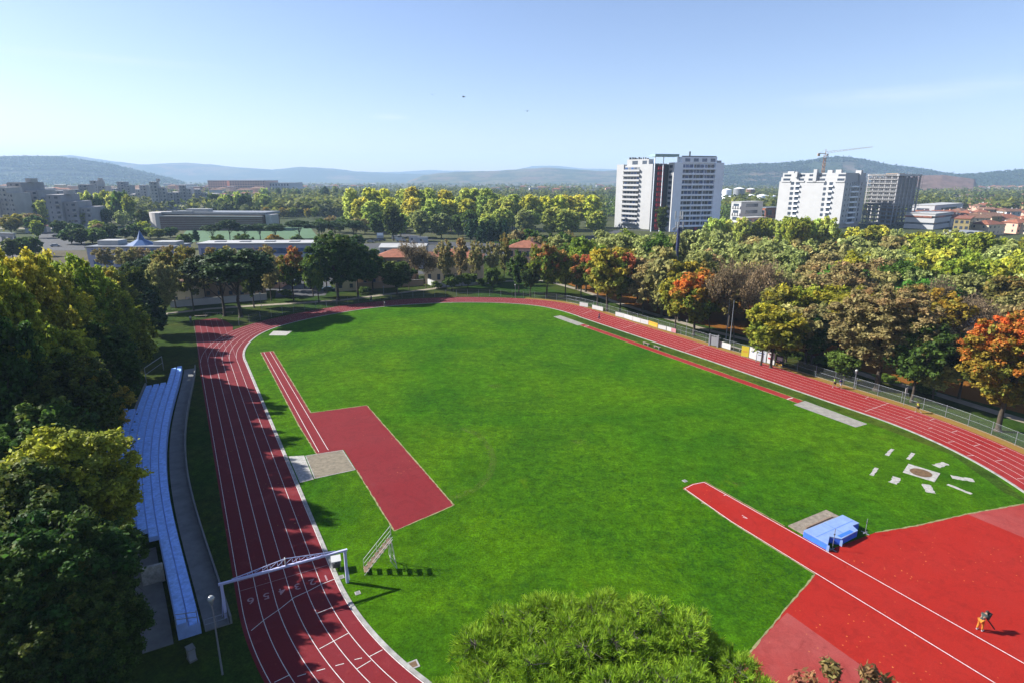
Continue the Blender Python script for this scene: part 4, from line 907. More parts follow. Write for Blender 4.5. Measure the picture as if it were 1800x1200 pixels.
# --- poplar grove in the middle
QG = 'poplars of the grove beyond the parking'
grove(10, (612, 880), (325, 334), (23, 26), (16, 20), ['poplar', 'poplargold', 'poplar'], 'poplar', 'in the back row of the poplar grove', QG, yb=(396, 403))
grove(10, (630, 900), (344, 354), (20, 23), (15, 18), ['poplar', 'poplar', 'poplargold'], 'poplar', 'in the second row of the poplar grove', QG, yb=(405, 411))
grove(9, (850, 1050), (338, 348), (22, 25), (16, 19), ['poplargold', 'poplar', 'poplargold'], 'poplar', 'in the golden right half of the poplar grove', QG, yb=(400, 407))
grove(7, (880, 1050), (360, 372), (18, 21), (14, 16), ['poplar', 'poplar', 'olive'], 'poplar', 'at the front right of the poplar grove', QG, yb=(413, 419))
grove(7, (650, 880), (366, 378), (16, 19), (12, 15), ['poplar', 'midgreen', 'olive'], 'poplar', 'at the front of the grove by the road', QG, yb=(415, 420))
tree('poplar', 692, 362, 19, 14, 'deepgreen', 'big dark green tree at the front left of the poplar grove', yb=424)
grove(7, (820, 895), (384, 390), (12, 13.5), (7, 8), ['cypress'], 'cone', 'in the dark cypress hedge by the road', 'dark conifers of the hedge by the road', jx=.2)
grove(6, (900, 1010), (398, 412), (12, 14), (9, 11), ['midgreen', 'olivebrown', 'deepgreen'], 'mid', 'between the grove and the far bend houses', QG)
# --- umbrella pines round the football pitch
for (x, yt, yb) in ((375, 397, 424), (405, 389, 424), (432, 397, 423), (458, 396, 422), (485, 396, 424), (527, 389, 420), (562, 392, 419), (590, 390, 418), (622, 390, 420)):
    tree('pine', x, yt-3, 0, 13 if x < 500 else 15, 'pine', '*dark umbrella pine|before the football pitch', 'umbrella pines by the football pitch', yb=yb)
tree('cone', 342, 402, 8, 6, 'cypress', 'small dark fir left of the umbrella pines')
# --- left middle distance
MG = 'trees of the town on the left'
grove(4, (30, 90), (346, 352), (17, 20), (8, 9), ['midgreen', 'poplar'], 'column', 'in front of the left concrete blocks', MG, jx=.25)
grove(7, (148, 235), (330, 345), (16, 20), (12, 14), ['poplar', 'deepgreen', 'midgreen', 'lime'], 'mid', 'between the two groups of concrete blocks', MG, yb=(386, 396))
grove(6, (120, 250), (362, 372), (11, 14), (11, 13), ['olive', 'olivebrown', 'lime', 'deepgreen'], 'mid', 'below the concrete blocks', MG)
grove(5, (0, 70), (372, 384), (10, 12), (13, 15), ['olivebrown', 'deepgreen', 'amber'], 'mid', 'at the left edge below the concrete blocks', MG)
grove(4, (115, 185), (398, 404), (8, 9), (11, 13), ['deepgreen', 'midgreen'], 'mid', 'in the green clump left of the blue roofed school', MG)
grove(5, (205, 300), (398, 402), (6, 7), (9, 11), ['deepgreen', 'yellowgreen'], 'mid', 'behind the blue roofed school', MG)
grove(7, (0, 60), (412, 424), (7, 9), (8, 10), ['deepgreen'], 'mid', 'above the golden planes at the left edge', MG)
grove(9, (370, 470), (332, 345), (14, 17), (11, 13), ['midgreen', 'deepgreen', 'poplar'], 'mid', 'behind the long brick hall', MG, yb=(374, 379))
grove(12, (465, 640), (324, 336), (16, 19), (12, 14), ['midgreen', 'deepgreen', 'poplar', 'olive'], 'mid', 'in the back of the green belt above the silos', MG, yb=(350, 357))
grove(9, (465, 640), (344, 354), (12, 15), (10, 12), ['midgreen', 'poplar', 'olive', 'deepgreen'], 'mid', 'in the green belt around the silos', MG, yb=(366, 374))
grove(8, (463, 560), (362, 368), (8, 10), (8, 9), ['amber', 'rust', 'amber', 'yellowgreen'], 'mid', 'in the orange avenue right of the brick hall', 'orange trees of the avenue', jx=.25)
grove(7, (560, 665), (374, 386), (9, 11), (9, 11), ['olivebrown', 'midgreen', 'amber'], 'mid', 'before the silos', MG)
grove(9, (60, 255), (384, 396), (8, 11), (9, 11), ['midgreen', 'deepgreen', 'olivebrown', 'lime'], 'mid', 'scattered round the left parking lot', MG)
grove(8, (300, 640), (408, 414), (7, 9), (8, 10), ['midgreen', 'deepgreen', 'amber'], 'mid', 'along the road behind the football pitch', MG)
grove(5, (170, 300), (425, 440), (8, 10), (7, 8), ['olivebrown', 'rust'], 'thin', 'in front of the blue roofed school', MG)
grove(5, (350, 470), (425, 436), (9, 11), (7, 8), ['olivebrown', 'rust', 'bare' and 'olivebrown'], ['thin', 'bare'], 'in front of the long white roof', MG)
# cheap bushes by the houses
for (x, y) in ((742, 498), (768, 508), (848, 503), (875, 500), (505, 522), (640, 517), (1408, 632), (1445, 640), (1560, 672), (1625, 690)):
    tree('bush', x, y-14, 0, 4, 'midgreen', '*green bush|along the path behind the track', 'bushes along the path', yb=y)
plant_trees()
# --- foreground pine, seen from above
rng = np.random.default_rng(3)
def needle_tree(name, cx, cy, w_, h, zb, nt_, leaf, label, nb=15, ln=.30, seed=3, bl_=.012):
    rng = np.random.default_rng(seed); r = empty(name, (cx, cy, 0)); tag(r, label, 'tree')
    # dome of branch ends with lumps
    nl = max(8, nt_//46); C = []
    while len(C) < nl:
        d = rng.normal(size=3); d /= np.linalg.norm(d)
        if d[2] < -.1: continue
        a_ = rng.random()*6.283; q_ = math.sqrt(rng.random()); C.append((math.cos(a_)*q_*w_*.47, math.sin(a_)*q_*w_*.47, zb+(h-zb)*(.15+.75*math.sqrt(max(0, 1-q_*q_)))+rng.normal()*.5))
    C = np.array(C); idx = rng.integers(0, nl, nt_); d = rng.normal(size=(nt_, 3)); d /= np.linalg.norm(d, axis=1)[:, None]; d[:, 2] = np.abs(d[:, 2])*1.0-.15
    tip = C[idx]+d*np.array([1, 1, .75])*(.55+.45*rng.random(nt_))[:, None]*w_*.066
    ax = d+np.array([0, 0, .55]); ax /= np.linalg.norm(ax, axis=1)[:, None]
    k = nt_*nb; ti = np.repeat(np.arange(nt_), nb); A = ax[ti]
    q = rng.normal(size=(k, 3)); q -= (q*A).sum(1)[:, None]*A; q /= np.linalg.norm(q, axis=1)[:, None]
    sp2 = rng.random(k)*.95+.1; dr = A*np.cos(sp2)[:, None]+q*np.sin(sp2)[:, None]; l = ln*(.7+.6*rng.random(k)); b0 = tip[ti]-A*(rng.random(k)*.22)[:, None]
    sd = np.cross(dr, rng.normal(size=(k, 3))); sd /= np.linalg.norm(sd, axis=1)[:, None]; wv = sd*bl_
    V = np.stack([b0-wv, b0+wv, b0+dr*l[:, None]+wv*.4, b0+dr*l[:, None]-wv*.4], 1).reshape(-1, 3)
    cr = rng.random(nt_)[ti]*.7+rng.random(k)*.3
    at = np.stack([rng.random(k), cr, np.clip(rng.random(nl)[idx][ti], 0, 1)], 1).repeat(4, 0)
    me = mesh_np('needles', V, np.arange(4*k).reshape(-1, 4), L[leaf], False, at); link('crown', me, r)
    segs = [((0, 0, 0), (0, 0, zb+.8), .3, .2)]
    for c in C:
        m_ = c*np.array([.45, .45, 1])*1.0; m_[2] = zb+.4+(c[2]-zb)*.35; segs += [((0, 0, zb*.8+rng.random()*.8), m_, .09, .05), (m_, c, .05, .015)]
    sel = rng.choice(nt_, nt_//3, replace=False)
    for i in sel: segs.append((C[idx[i]], tip[i], .016, .008))
    mb = tube_np(segs, 5); o = mb.build('trunk', M['barkpale'], r)
    return r
q = G(1072, 1238, 12.0)
needle_tree('stone_pine', q.x, q.y, 15.8, 13.0, 9.6, 12000, 'needle', 'bright green pine crown filling the bottom of the picture', nb=22, seed=4)
P_['fg'] = None
for (x, y, h, wm, lf, lb, sd) in ((1487, 1146, 14.5, 4.4, 'dryred', 'reddish green treetop poking up at the bottom right', 7), (1578, 1164, 14.0, 3.6, 'dryred', 'smaller reddish treetop right of the first at the bottom edge', 8)):
    g = G(x, y, h); rg = np.random.default_rng(sd); C = centres(rg, 70, wm, h, h-5, 'broad')
    V, Fq, at = leaves(rg, C, np.full(70, .34), 90, .13, 1, .3, 2.6, h-4, h+1); r = empty('broadleaf_tree', (g.x, g.y-.6, 0)); tag(r, lb, 'tree')
    link('crown', mesh_np('crown_fg', V, Fq, L[lf], False, at), r); link('trunk', trunk_mesh(rg, 'trunk_fg', C, h, h-5, wm, M['bark'], .14, 30), r)
# ------------------------------------------------------------------ buildings
def solve_len(g, d, xt):
    lo, hi = 0.0, 400.0
    f = lambda l: PX(g.x+d[0]*l, g.y+d[1]*l)[0]-xt
    s = f(0.01)
    for _ in range(50):
        m_ = (lo+hi)/2
        if f(m_)*s > 0: lo = m_
        else: hi = m_
    return lo
def corner(name, xm, yb, xl, xr, yt, ang, label, cat='building', group=None, Lx=None, Ly=None):
    """building with its near corner at pixel (xm, yb); local +X runs along the right face, +Y along the left face"""
    g = G(xm, yb); a = math.radians(ang); dR = (math.cos(a), math.sin(a)); dL = (-math.sin(a), math.cos(a))
    lx = solve_len(g, dR, xr) if Lx is None else Lx; ly = solve_len(g, dL, xl) if Ly is None else Ly
    r = empty(name, g, a); tag(r, label, cat, group)
    return r, min(lx, 120), min(ly, 120), HT(g, xm, yt)
def bx(root, name, mat, *b):
    if len(b) > 1 and name not in ('wall', 'roof', 'pale_band', 'core_wall', 'roof_edge'):
        for q in b: o = bx(root, name, mat, q)
        return o
    mb = MB()
    for q in b: mb.box(*q)
    return mb.build(name, mat, root)
# --- white twin towers
rb0 = random.Random(8)
r, lx, ly, h = corner('apartment_tower', 1141, 404, 1080, 1153, 283, 42, 'left one of the white twin towers, with white balconies and a red striped recess')
h = 45; nf = 12; fh = (h-6)/nf
bx(r, 'wall', M['white'], (0, lx, 0, ly*.34, 0, h-1.5), (.6, lx, ly*.34, ly*.80, 0, h-2.5), (0, lx, ly*.80, ly, 0, h-1.5), (1.5, lx-1, ly*.15, ly*.75, h-2.5, h+1.8))
for i in range(nf):
    z = 3+i*fh
    bx(r, 'balcony', M['white'], (-1.2, .55, ly*.33, ly*.82, z, z+1.25))
    for k in range(5): y0_ = ly*(.36+.085*k); bx(r, 'window', M[rb0.choice(['glass', 'glassb', 'blind', 'glass'])], (.45, .59, y0_, y0_+ly*.07, z+1.3, z+fh-.5))
    bx(r, 'window', M['glassb'], (lx*.35, lx*.8, -.06, .0, z+1.2, z+fh-.4))
bx(r, 'roof_window', M['glass'], (1.42, 1.5, ly*.2, ly*.32, h-1.6, h+.8), (1.42, 1.5, ly*.45, ly*.6, h-1.6, h+.8))
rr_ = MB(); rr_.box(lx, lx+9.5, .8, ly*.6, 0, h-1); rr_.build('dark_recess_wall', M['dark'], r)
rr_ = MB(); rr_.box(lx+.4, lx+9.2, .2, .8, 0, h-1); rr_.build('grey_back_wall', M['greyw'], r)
for i in range(nf): bx(r, 'red_balcony', M['redp'], (lx+.6, lx+3.3, -.9, .2, 3+i*fh+.3, 3+i*fh+2.6))
bx(r, 'red_stripe', M['redp'], (lx+2.1, lx+4.6, -.05, .2, 1, h-2))
rs2 = random.Random(9)
for k in range(9): bx(r, 'roof_plant', M["dark"], (2+rs2.random()*1, 3.2+rs2.random(), ly*(.2+.06*k), ly*(.2+.06*k)+.9, h+1.8, h+2.4+rs2.random()*1.2))
r, lx, ly, h = corner('apartment_tower', 1178, 408, 1168, 1263, 283, 14, 'right one of the white twin towers, with blue glazed balcony bands on its shaded front')
h = 46; fh = (h-6)/nf
bx(r, 'wall', M['white2'], (0, lx*.17, 0, ly, 0, h-2), (lx*.83, lx, 0, ly, 0, h-2), (lx*.17, lx*.83, 1.6, ly, 0, h-2.2), (lx*.15, lx*.86, 1, ly-1, h-2.2, h+1.6))
bx(r, 'side_wall', M['white'], (-.25, 0, 0, ly, 0, h-2))
for i in range(nf):
    z = 3+i*fh
    bx(r, 'balcony', M['white2'], (lx*.17, lx*.83, .1, 1.6, z, z+1.15))
    for k in range(9): x0_ = lx*(.175+.073*k); bx(r, 'window', M[rb0.choice(['glassb', 'glassb', 'glass', 'blind'] if i > 6 else ['glass', 'glass', 'glassb', 'blind'])], (x0_, x0_+lx*.064, 1.5, 1.6, z+1.2, z+fh-.15))
    bx(r, 'divider', M['white2'], (lx*.39, lx*.395, .2, 1.5, z+1.1, z+fh), (lx*.61, lx*.615, .2, 1.5, z+1.1, z+fh))
    bx(r, 'window', M['glass'], (-.32, -.25, ly*.25, ly*.75, z+1.0, z+fh-.6))
    bx(r, 'side_balcony', M['white2'], (lx, lx+1.8, 2, ly*.5, z, z+1.1))
bx(r, 'roof_window', M['glassb'], *[(lx*(.22+.17*k), lx*(.22+.17*k)+3.5, .93, 1.0, h-1.4, h+.6) for k in range(4)])
bx(r, 'roof_hedge', M['dark'], (lx*.16, lx*.85, 1.2, 2.0, h+1.6, h+2.2), (lx*.33, lx*.35, 3, 3.8, h+1.6, h+5.0))
bx(r, 'roof_fan', M['cranew'], (lx*.86, lx*.99, 3, 5, h-2, h-.5))
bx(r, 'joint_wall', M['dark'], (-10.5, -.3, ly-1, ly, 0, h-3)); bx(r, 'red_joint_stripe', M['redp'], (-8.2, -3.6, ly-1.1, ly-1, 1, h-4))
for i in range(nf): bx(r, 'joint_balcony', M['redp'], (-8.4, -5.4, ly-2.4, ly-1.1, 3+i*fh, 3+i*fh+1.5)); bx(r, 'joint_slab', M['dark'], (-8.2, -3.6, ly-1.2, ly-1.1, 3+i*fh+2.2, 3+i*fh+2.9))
bx(r, 'glass_canopy', M['tealglass'], (-13, 4, 2, 10, h+1.6, h+3.2)); bx(r, 'canopy_post', M['white2'], (-12, -11.6, 4, 4.4, 0, h+1.6), (-6, -5.6, 4, 4.4, 0, h+1.6))
bx(r, 'ground_floor', M['glass'], (lx*.18, lx*.82, 1.3, 1.6, .2, 2.8)); bx(r, 'red_sign', M['redp'], (lx*.5, lx*.56, .5, .9, .4, 2.6))
# --- white block with ribbon windows
r, lx, ly, h = corner('apartment_block', 1474, 402, 1362, 1512, 305, 38, 'bright white stepped apartment block with dark windows, right of the twin towers')
h = 38
bx(r, 'wall', M['white'], (0, lx, 0, ly, 3, h-6), (.8, lx-.5, .4, ly-.6, h-6, h-3), (1.6, lx-1, .8, ly-1.2, h-3, h))
bx(r, 'plinth', M['greyw'], (1.0, lx-1, 1, ly-1, 0, 3))
nf = 9; fh = (h-9)/8.
for i in range(8):
    z = 3+i*fh
    for (a, b_) in ((.19, .24), (.27, .33), (.70, .74), (.78, .83)):
        a, b_ = 1-b_, 1-a
        bx(r, 'window', M['glass'], (-.12, .0, ly*a, ly*b_, z+1.3, z+fh-.3)); 
    bx(r, 'balcony', M['tealglass'] if i % 9 == 99 else M['white2'], (-1.1, -.0, ly*.66, ly*.74, z+.1, z+1.1), (-1.1, -.0, ly*.16, ly*.24, z+.1, z+1.1))
    bx(r, 'window', M['glass'], (lx*.34, lx*.56, -.1, 0, z+1, z+fh-.3), (lx*.72, lx*.8, -.1, 0, z+1, z+fh-.5), (lx*.1, lx*.13, -.1, 0, z+1.2, z+fh-1), (lx*.24, lx*.26, -.1, 0, z+1.2, z+fh-1))
    bx(r, 'side_balcony', M['white2'], (lx*.28, lx*.60, -1.2, 0, z-.2, z+.8))
for k, (a, b_) in enumerate(((.02, .12), (.3, .4), (.44, .55), (.62, .7), (.84, .95))):
    bx(r, 'top_window', M['glass'], (.7, .8, ly*a, ly*b_, h-5.3, h-3.8)); bx(r, 'top_window', M['glass'], (1.5, 1.6, ly*a, ly*b_, h-2.3, h-.9)); bx(r, 'top_balcony', M['white'], (-.5, .8, ly*a-.8, ly*b_+.8, h-6.4, h-5.5))
bx(r, 'lift_tower', M['white'], (-.8, 2, ly*.42, ly*.47, h-6, h+2.5), (-.8, 2, ly*.72, ly*.76, h-3, h+1), (lx*.62, lx*.70, -.8, 3, 3, h+1.8), (5, 8, ly*.12, ly*.2, h, h+2.2), (5, 8, ly*.25, ly*.32, h, h+2.0))
bx(r, 'satellite_housing', M['white'], (6, 8, ly*.85, ly*.95, h, h+1.4))
# --- unfinished tower in scaffolding
r, lx, ly, h = corner('unfinished_tower', 1566, 398, 1513, 1606, 302, 34, 'grey unfinished tower of bare floor slabs and scaffolding beside the white block')
h = 38
for i in range(13):
    z = 1+i*(h-3)/12; bx(r, 'floor_slab', M['slabc'], (0, lx, 0, ly, z, z+.35)); bx(r, 'edge_panel', M['slabc'], (-.3, -.02, ly*.05, ly*.95, z+.1, z+1.25))
mb = MB()
for i in range(7):
    for j in range(6):
        x_ = .6+(lx-1.2)*i/6; y_ = .6+(ly-1.2)*j/5
        if i in (0, 6) or j in (0, 5): mb.box(x_-.35, x_+.35, y_-.35, y_+.35, 0, h-2)
mb.build('column', M['greyw'], r)
bx(r, 'core_wall', M['ochre'], (lx*.35, lx*.65, ly*.3, ly*.7, 0, h)); bx(r, 'infill_wall', M['greyw'], (2, lx-2, 1.5, ly-2, h*.38, h-3))
mb = MB()
for i in range(12):
    z = 2+i*3; mb.tube((-1.2, 0, z), (-1.2, ly, z), .1, None, 4); mb.tube((-.4, ly*.5, z), (-.4, ly, z+3), .08, None, 3)
    mb.tube((0, -1.2, z), (lx, -1.2, z), .1, None, 4)
for k in range(16): mb.tube((-1.2, ly*k/15, 0), (-1.2, ly*k/15, h), .09, None, 4)
for k in range(12): mb.tube((lx*k/11, -1.2, h*.35), (lx*k/11, -1.2, h), .09, None, 4)
mb.build('scaffolding', M['steel'], r); bx(r, 'parapet', M['white'], (-.3, lx, -.3, .1, h-2, h-.6), (-.3, 0, 0, ly, h-2, h-.6), )
# --- tower crane
g = G(1437, 378); cr_ = empty('tower_crane', g, .45); tag(cr_, 'orange and white tower crane rising behind the white block', 'crane'); zt = HT(g, 1437, 272)
mb = MB()
for x_ in (-.9, .9):
    for y_ in (-.9, .9): mb.tube((x_, y_, 0), (x_, y_, zt), .16, None, 4)
for k in range(int(zt/2)):
    s_ = 1 if k % 2 else -1
    for y_ in (-.9, .9): mb.tube((-.9*s_, y_, k*2), (.9*s_, y_, k*2+2), .09, None, 3); 
    for x_ in (-.9, .9): mb.tube((x_, -.9*s_, k*2), (x_, .9*s_, k*2+2), .09, None, 3)
mb.build('mast', M['orange'], cr_)
cr_.rotation_euler = (0, 0, -0.1)
mb = MB(); jl = 42.0; sl_ = .135
for k in range(15):
    a = k*jl/15; b_ = (k+1)*jl/15; za, zb_ = zt+1+a*sl_, zt+1+b_*sl_; tp = 1.7*(1-k/19); tb = 1.7*(1-(k+1)/19)
    for y_ in (-.6, .6): mb.tube((a, y_, za), (b_, y_, zb_), .13, None, 3); mb.tube((a, y_, za), ((a+b_)/2, 0, (za+zb_)/2+tp), .09, None, 3); mb.tube(((a+b_)/2, 0, (za+zb_)/2+tp), (b_, y_, zb_), .09, None, 3)
    mb.tube((a, 0, za+tp), (b_, 0, zb_+tb), .13, None, 3)
mb.build('jib', M['cranew'], cr_)
mb = MB(); mb.box(-6.5, 0, -.6, .6, zt+.6, zt+1.2); mb.box(-7, -5, -.9, .9, zt-1.5, zt+.9); mb.build('counter_jib', M['ochre'], cr_)
mb = MB(); mb.box(.9, 2.4, -1.6, -.2, zt-1.4, zt+.6); mb.build('cab', M['cranew'], cr_)
mb = MB(); mb.tube((0, 0, zt), (.2, 0, zt+5), .4, .15, 5); mb.tube((.2, 0, zt+5), (-6, 0, zt+1), .06, None, 3); mb.build('tower_head', M['orange'], cr_)
# --- generic blocks
def windows_grid(r, lx, ly, z0, z1, nfl, nx, ny, mat=None, wf=.55, hf=.5, name='window'):
    mat = mat or M['glass']; fh = (z1-z0)/nfl
    for i in range(nfl):
        z = z0+i*fh+fh*(1-hf)/2
        for k in range(nx): a = lx*(k+.5-wf/2)/nx; bx(r, name, mat, (a, a+lx*wf/nx, -.07, 0, z, z+fh*hf))
        for k in range(ny): a = ly*(k+.5-wf/2)/ny; bx(r, name, mat, (-.07, 0, a, a+ly*wf/ny, z, z+fh*hf))
# brutalist concrete blocks on the left: each a cluster of stepped volumes
rb = random.Random(21)
def brutal(xm, yb, xl, xr, yt, ang, label, vols, mat='greyc'):
    r, lx, ly, h = corner('concrete_block', xm, yb, xl, xr, yt, ang, label, 'apartment block', 'brutalist concrete blocks on the left')
    lx = min(lx, 60); ly = min(ly, 34)
    for k, (a, b_, c, d, hf) in enumerate(vols):
        bx(r, 'wall', M[mat], (lx*a, lx*b_, ly*c, ly*d, 0, h*hf))
        n_ = max(2, int(h*hf/3.1)); fh = h*hf/n_; X0, X1, Y0, Y1 = lx*a, lx*b_, ly*c, ly*d; ww = X1-X0
        for i in range(1, n_):
            z = i*fh; bx(r, 'window', M['glass'], (X0+ww*.60, X0+ww*.84, Y0-.09, Y0, z+.7, z+2.2), (X0+ww*.22, X0+ww*.30, Y0-.09, Y0, z+.9, z+2.2))
            if i % 2: bx(r, 'balcony', M['greyc2'], (X0+ww*.56, X0+ww*.9, Y0-1.1, Y0-.1, z-.2, z+.6))
        bx(r, 'stair_window', M['glass'], (X0-.09, X0, Y0+(Y1-Y0)*.3, Y0+(Y1-Y0)*.45, 3, h*hf-2))
    bx(r, 'roof_box', M['greyc2'], (lx*.3, lx*.45, ly*.3, ly*.6, h*vols[0][4], h*vols[0][4]+3))
vA = [(0, .35, 0, 1, 1), (.36, .7, .1, .9, .8), (.71, 1, .2, 1, .62)]
vB = [(0, .4, 0, 1, .72), (.41, .75, .1, .9, 1), (.76, 1, .1, 1, .85)]
vC = [(0, .3, 0, 1, .6), (.31, .6, .1, .9, .82), (.61, 1, .1, 1, 1)]
for a in [(-10, 398, -25, 30, 330, 18, 'pale low concrete block at the left picture edge', vB, 'greyc2'),
          (28, 392, 20, 92, 321, 12, 'tallest grey concrete block at the far left, behind the columnar trees', vA, 'greyc'),
          (82, 384, 78, 122, 336, 20, 'grey concrete block with a square tower, right of the tallest block', vB, 'greyc'),
          (92, 404, 78, 160, 343, 16, 'lower concrete block in front, nearest the parking on the left', vA, 'greyc'),
          (0, 372, -10, 30, 322, 10, 'far concrete block behind the one at the left edge', vC, 'greyc'),
          (118, 372, 110, 160, 325, 20, 'concrete block behind the green trees between the two groups', vC, 'greyc'),
          (166, 366, 160, 200, 318, 20, 'distant concrete block with a tall tower left of the gap', vA, 'greyc2'),
          (196, 362, 190, 232, 320, 20, 'distant low concrete block above the yellow trees', vB, 'greyc'),
          (232, 366, 222, 262, 326, 24, 'narrow concrete block at the left of the second group', vC, 'greyc2'),
          (270, 372, 256, 308, 320, 26, 'tall concrete block with orange panels in the second group', vA, 'greyc2'),
          (306, 370, 296, 340, 326, 26, 'stepped concrete block in the middle of the second group', vB, 'greyc2'),
          (346, 368, 334, 378, 333, 26, 'lowest concrete block at the right of the second group', vA, 'greyc2')]:
    brutal(*a)
def slab(name, xm, yb, xl, xr, yt, ang, label, wall, nfl, nx, ny, roof='greyroof', group=None, cat='building', balc=None):
    r, lx, ly, h = corner(name, xm, yb, xl, xr, yt, ang, label, cat, group)
    bx(r, 'wall', M[wall], (0, lx, 0, ly, 0, h)); bx(r, 'roof', M[roof], (-.3, lx+.3, -.3, ly+.3, h, h+.4))
    windows_grid(r, lx, ly, .6, h, nfl, nx, ny)
    if balc: bx(r, 'balcony_rail', M[balc], *[(-.9, -.1, ly*(k+.1)/4, ly*(k+.7)/4, h*(i+.1)/nfl, h*(i+.4)/nfl) for k in range(4) for i in range(1, nfl)])
    return r, lx, ly, h
slab('apartment_block', 368, 343, 362, 402, 318, 10, 'pinkish slab block far behind the concrete blocks, left one', 'pink', 6, 8, 2)
slab('apartment_block', 406, 344, 403, 468, 318, 8, 'long pinkish slab block far behind the brick hall', 'pink', 6, 14, 2)
slab('apartment_block', 470, 343, 468, 510, 322, 5, 'distant white low block on the plain left of the grove', 'white', 3, 8, 2)
# long brick hall
r, lx, ly, h = corner('brick_hall', 284, 405, 253, 463, 379, -4, 'long low brick hall with striped wall and rounded grey end', 'hall', Ly=26)
bx(r, 'wall', M['brickband'], (0, lx, 0, ly, 0, h-.8)); 
mb = MB()
for k in range(7): mb.box(.05, lx, -.06, 0, .8+k*(h-1.5)/7, .95+k*(h-1.5)/7)
mb.build('pale_band', M['greyw'], r)
mb = MB(); mb.prism([(-.2+13*math.cos(t_), 13+13*math.sin(t_)) for t_ in np.linspace(math.pi/2, 1.5*math.pi, 14)], 0, h+1.6); mb.build('rounded_end', M['greyc2'], r)
bx(r, 'roof', M['greyroof'], (-.5, lx+1, 3, ly, h+.6, h+2.0)); bx(r, 'roof_edge', M['whiteroof'], (0, lx, -.4, 3, h-.8, h-.2))
bx(r, 'roof_unit', M['whiteroof'], (lx*.2, lx*.42, 8, 14, h+2, h+4), (lx*.1, lx*.3, 3.2, 5, h+2, h+2.8)); bx(r, 'gable_block', M['greyw'], (lx+1, lx+5, 3, 14, 0, h+.6))
# blue roofed school
r, lx, ly, h = corner('school_building', 285, 466, 153, 309, 433, 62, 'violet-grey school with a blue pyramid roof', 'school', Lx=26, Ly=34)
r.rotation_euler = (0, 0, 0); r.location = G(158, 470); lx, ly = 34, 13; h = 7.6
bx(r, 'wall', M['violet'], (0, lx, 0, ly, 0, h)); bx(r, 'roof', M['greyroof'], (-.4, lx+.4, -.4, ly+.4, h, h+.5)); 
bx(r, 'window_frame', M['blueroof'], *[(2+k*4.5, 5+k*4.5, -.08, 0, z, z+1.9) for k in range(7) for z in (1, 5)])
bx(r, 'blind', M['tile'], *[(2.3+k*4.5, 4.7+k*4.5, -.12, -.08, 5.2, 6.7) for k in (0, 2, 4)])
mb = MB(); a0_ = (17.5, 7.0)
base = [(a0_[0]+5.6*math.cos(t_), a0_[1]+5.6*math.sin(t_), h+.5) for t_ in np.linspace(0, 2*math.pi, 8, endpoint=False)]; mid_ = [(a0_[0]+1.5*math.cos(t_), a0_[1]+1.5*math.sin(t_), h+2.6) for t_ in np.linspace(0, 2*math.pi, 8, endpoint=False)]
for i in range(8): j = (i+1) % 8; mb.quad(base[i], base[j], mid_[j], mid_[i]); mb.quad(mid_[i], mid_[j], (a0_[0], a0_[1], h+6.2))
mb.build('pyramid_roof', M['blueroof'], r)
bx(r, 'roof_box', M['whiteroof'], (2, 10, 4, 10, h+.5, h+2.4), (24, 33, 4, 10, h+.5, h+1.9))
# grey building at the left edge
slab('low_building', 32, 452, -40, 36, 412, 70, 'grey flat roofed low building at the left edge', 'greyw', 2, 3, 6)
# long white roof
r, lx, ly, h = corner('long_shed', 352, 458, 345, 572, 430, 3, 'long low shed with a bright white roof and blue wall', 'shed', Ly=12)
bx(r, 'wall', M['violet'], (0, lx, 0, ly, 0, h)); bx(r, 'roof', M['whiteroof'], (-.5, lx+.5, -.6, ly+.5, h, h+.5))
bx(r, 'window_band', M['glassb'], (1, lx-1, -.06, 0, h*.4, h*.75)); bx(r, 'skylight', M['greyroof'], *[(lx*(.1+.2*k), lx*(.1+.2*k)+4, 4, 7, h+.5, h+.8) for k in range(4)])
# houses
def house(pos, rz, w_, d_, h_, wall, roof, label, nfl=2, nw=4, hip=True, cat='house', group=None, detail=True, over=.6, rh=None):
    r = empty('house', (pos[0], pos[1], 0), rz); tag(r, label, cat, group); rh = rh or min(w_, d_)*.22
    bx(r, 'wall', M[wall], (-w_/2, w_/2, -d_/2, d_/2, 0, h_)); mb = MB(); a, b_ = w_/2+over, d_/2+over; k = (b_ if hip else 0) if w_ >= d_ else 0; z0 = h_
    if w_ >= d_: R0, R1 = (-a+k, 0, z0+rh), (a-k, 0, z0+rh)
    else: R0, R1 = (0, -b_+(a if hip else 0), z0+rh), (0, b_-(a if hip else 0), z0+rh)
    c4 = [(-a, -b_, z0), (a, -b_, z0), (a, b_, z0), (-a, b_, z0)]
    if w_ >= d_: mb.quad(c4[0], c4[1], R1, R0); mb.quad(c4[2], c4[3], R0, R1); mb.quad(c4[1], c4[2], R1); mb.quad(c4[3], c4[0], R0)
    else: mb.quad(c4[1], c4[2], R1, R0); mb.quad(c4[3], c4[0], R0, R1); mb.quad(c4[0], c4[1], R0); mb.quad(c4[2], c4[3], R1)
    mb.quad(*[(q[0], q[1], z0-.02) for q in c4][::-1])
    rf = mb.build('roof', M[roof], r)
    if detail:
        fh = h_/nfl
        for i in range(nfl):
            z = i*fh+fh*.32
            for k2 in range(nw): x_ = -w_/2+w_*(k2+.5)/nw; bx(r, 'window', M['glass'], (x_-.5, x_+.5, -d_/2-.05, -d_/2, z, z+fh*.42))
            for k2 in range(max(2, nw-2)): y_ = -d_/2+d_*(k2+.5)/max(2, nw-2); bx(r, 'window', M['glass'], (-w_/2-.05, -w_/2, y_-.5, y_+.5, z, z+fh*.42))
        cm = MB(); cm.box(w_*.15, w_*.15+.7, -.35, .35, z0+rh*.3, z0+rh+.8); cm.build('chimney', M[wall], rf)
    return r
hg = 'houses behind the far bend'
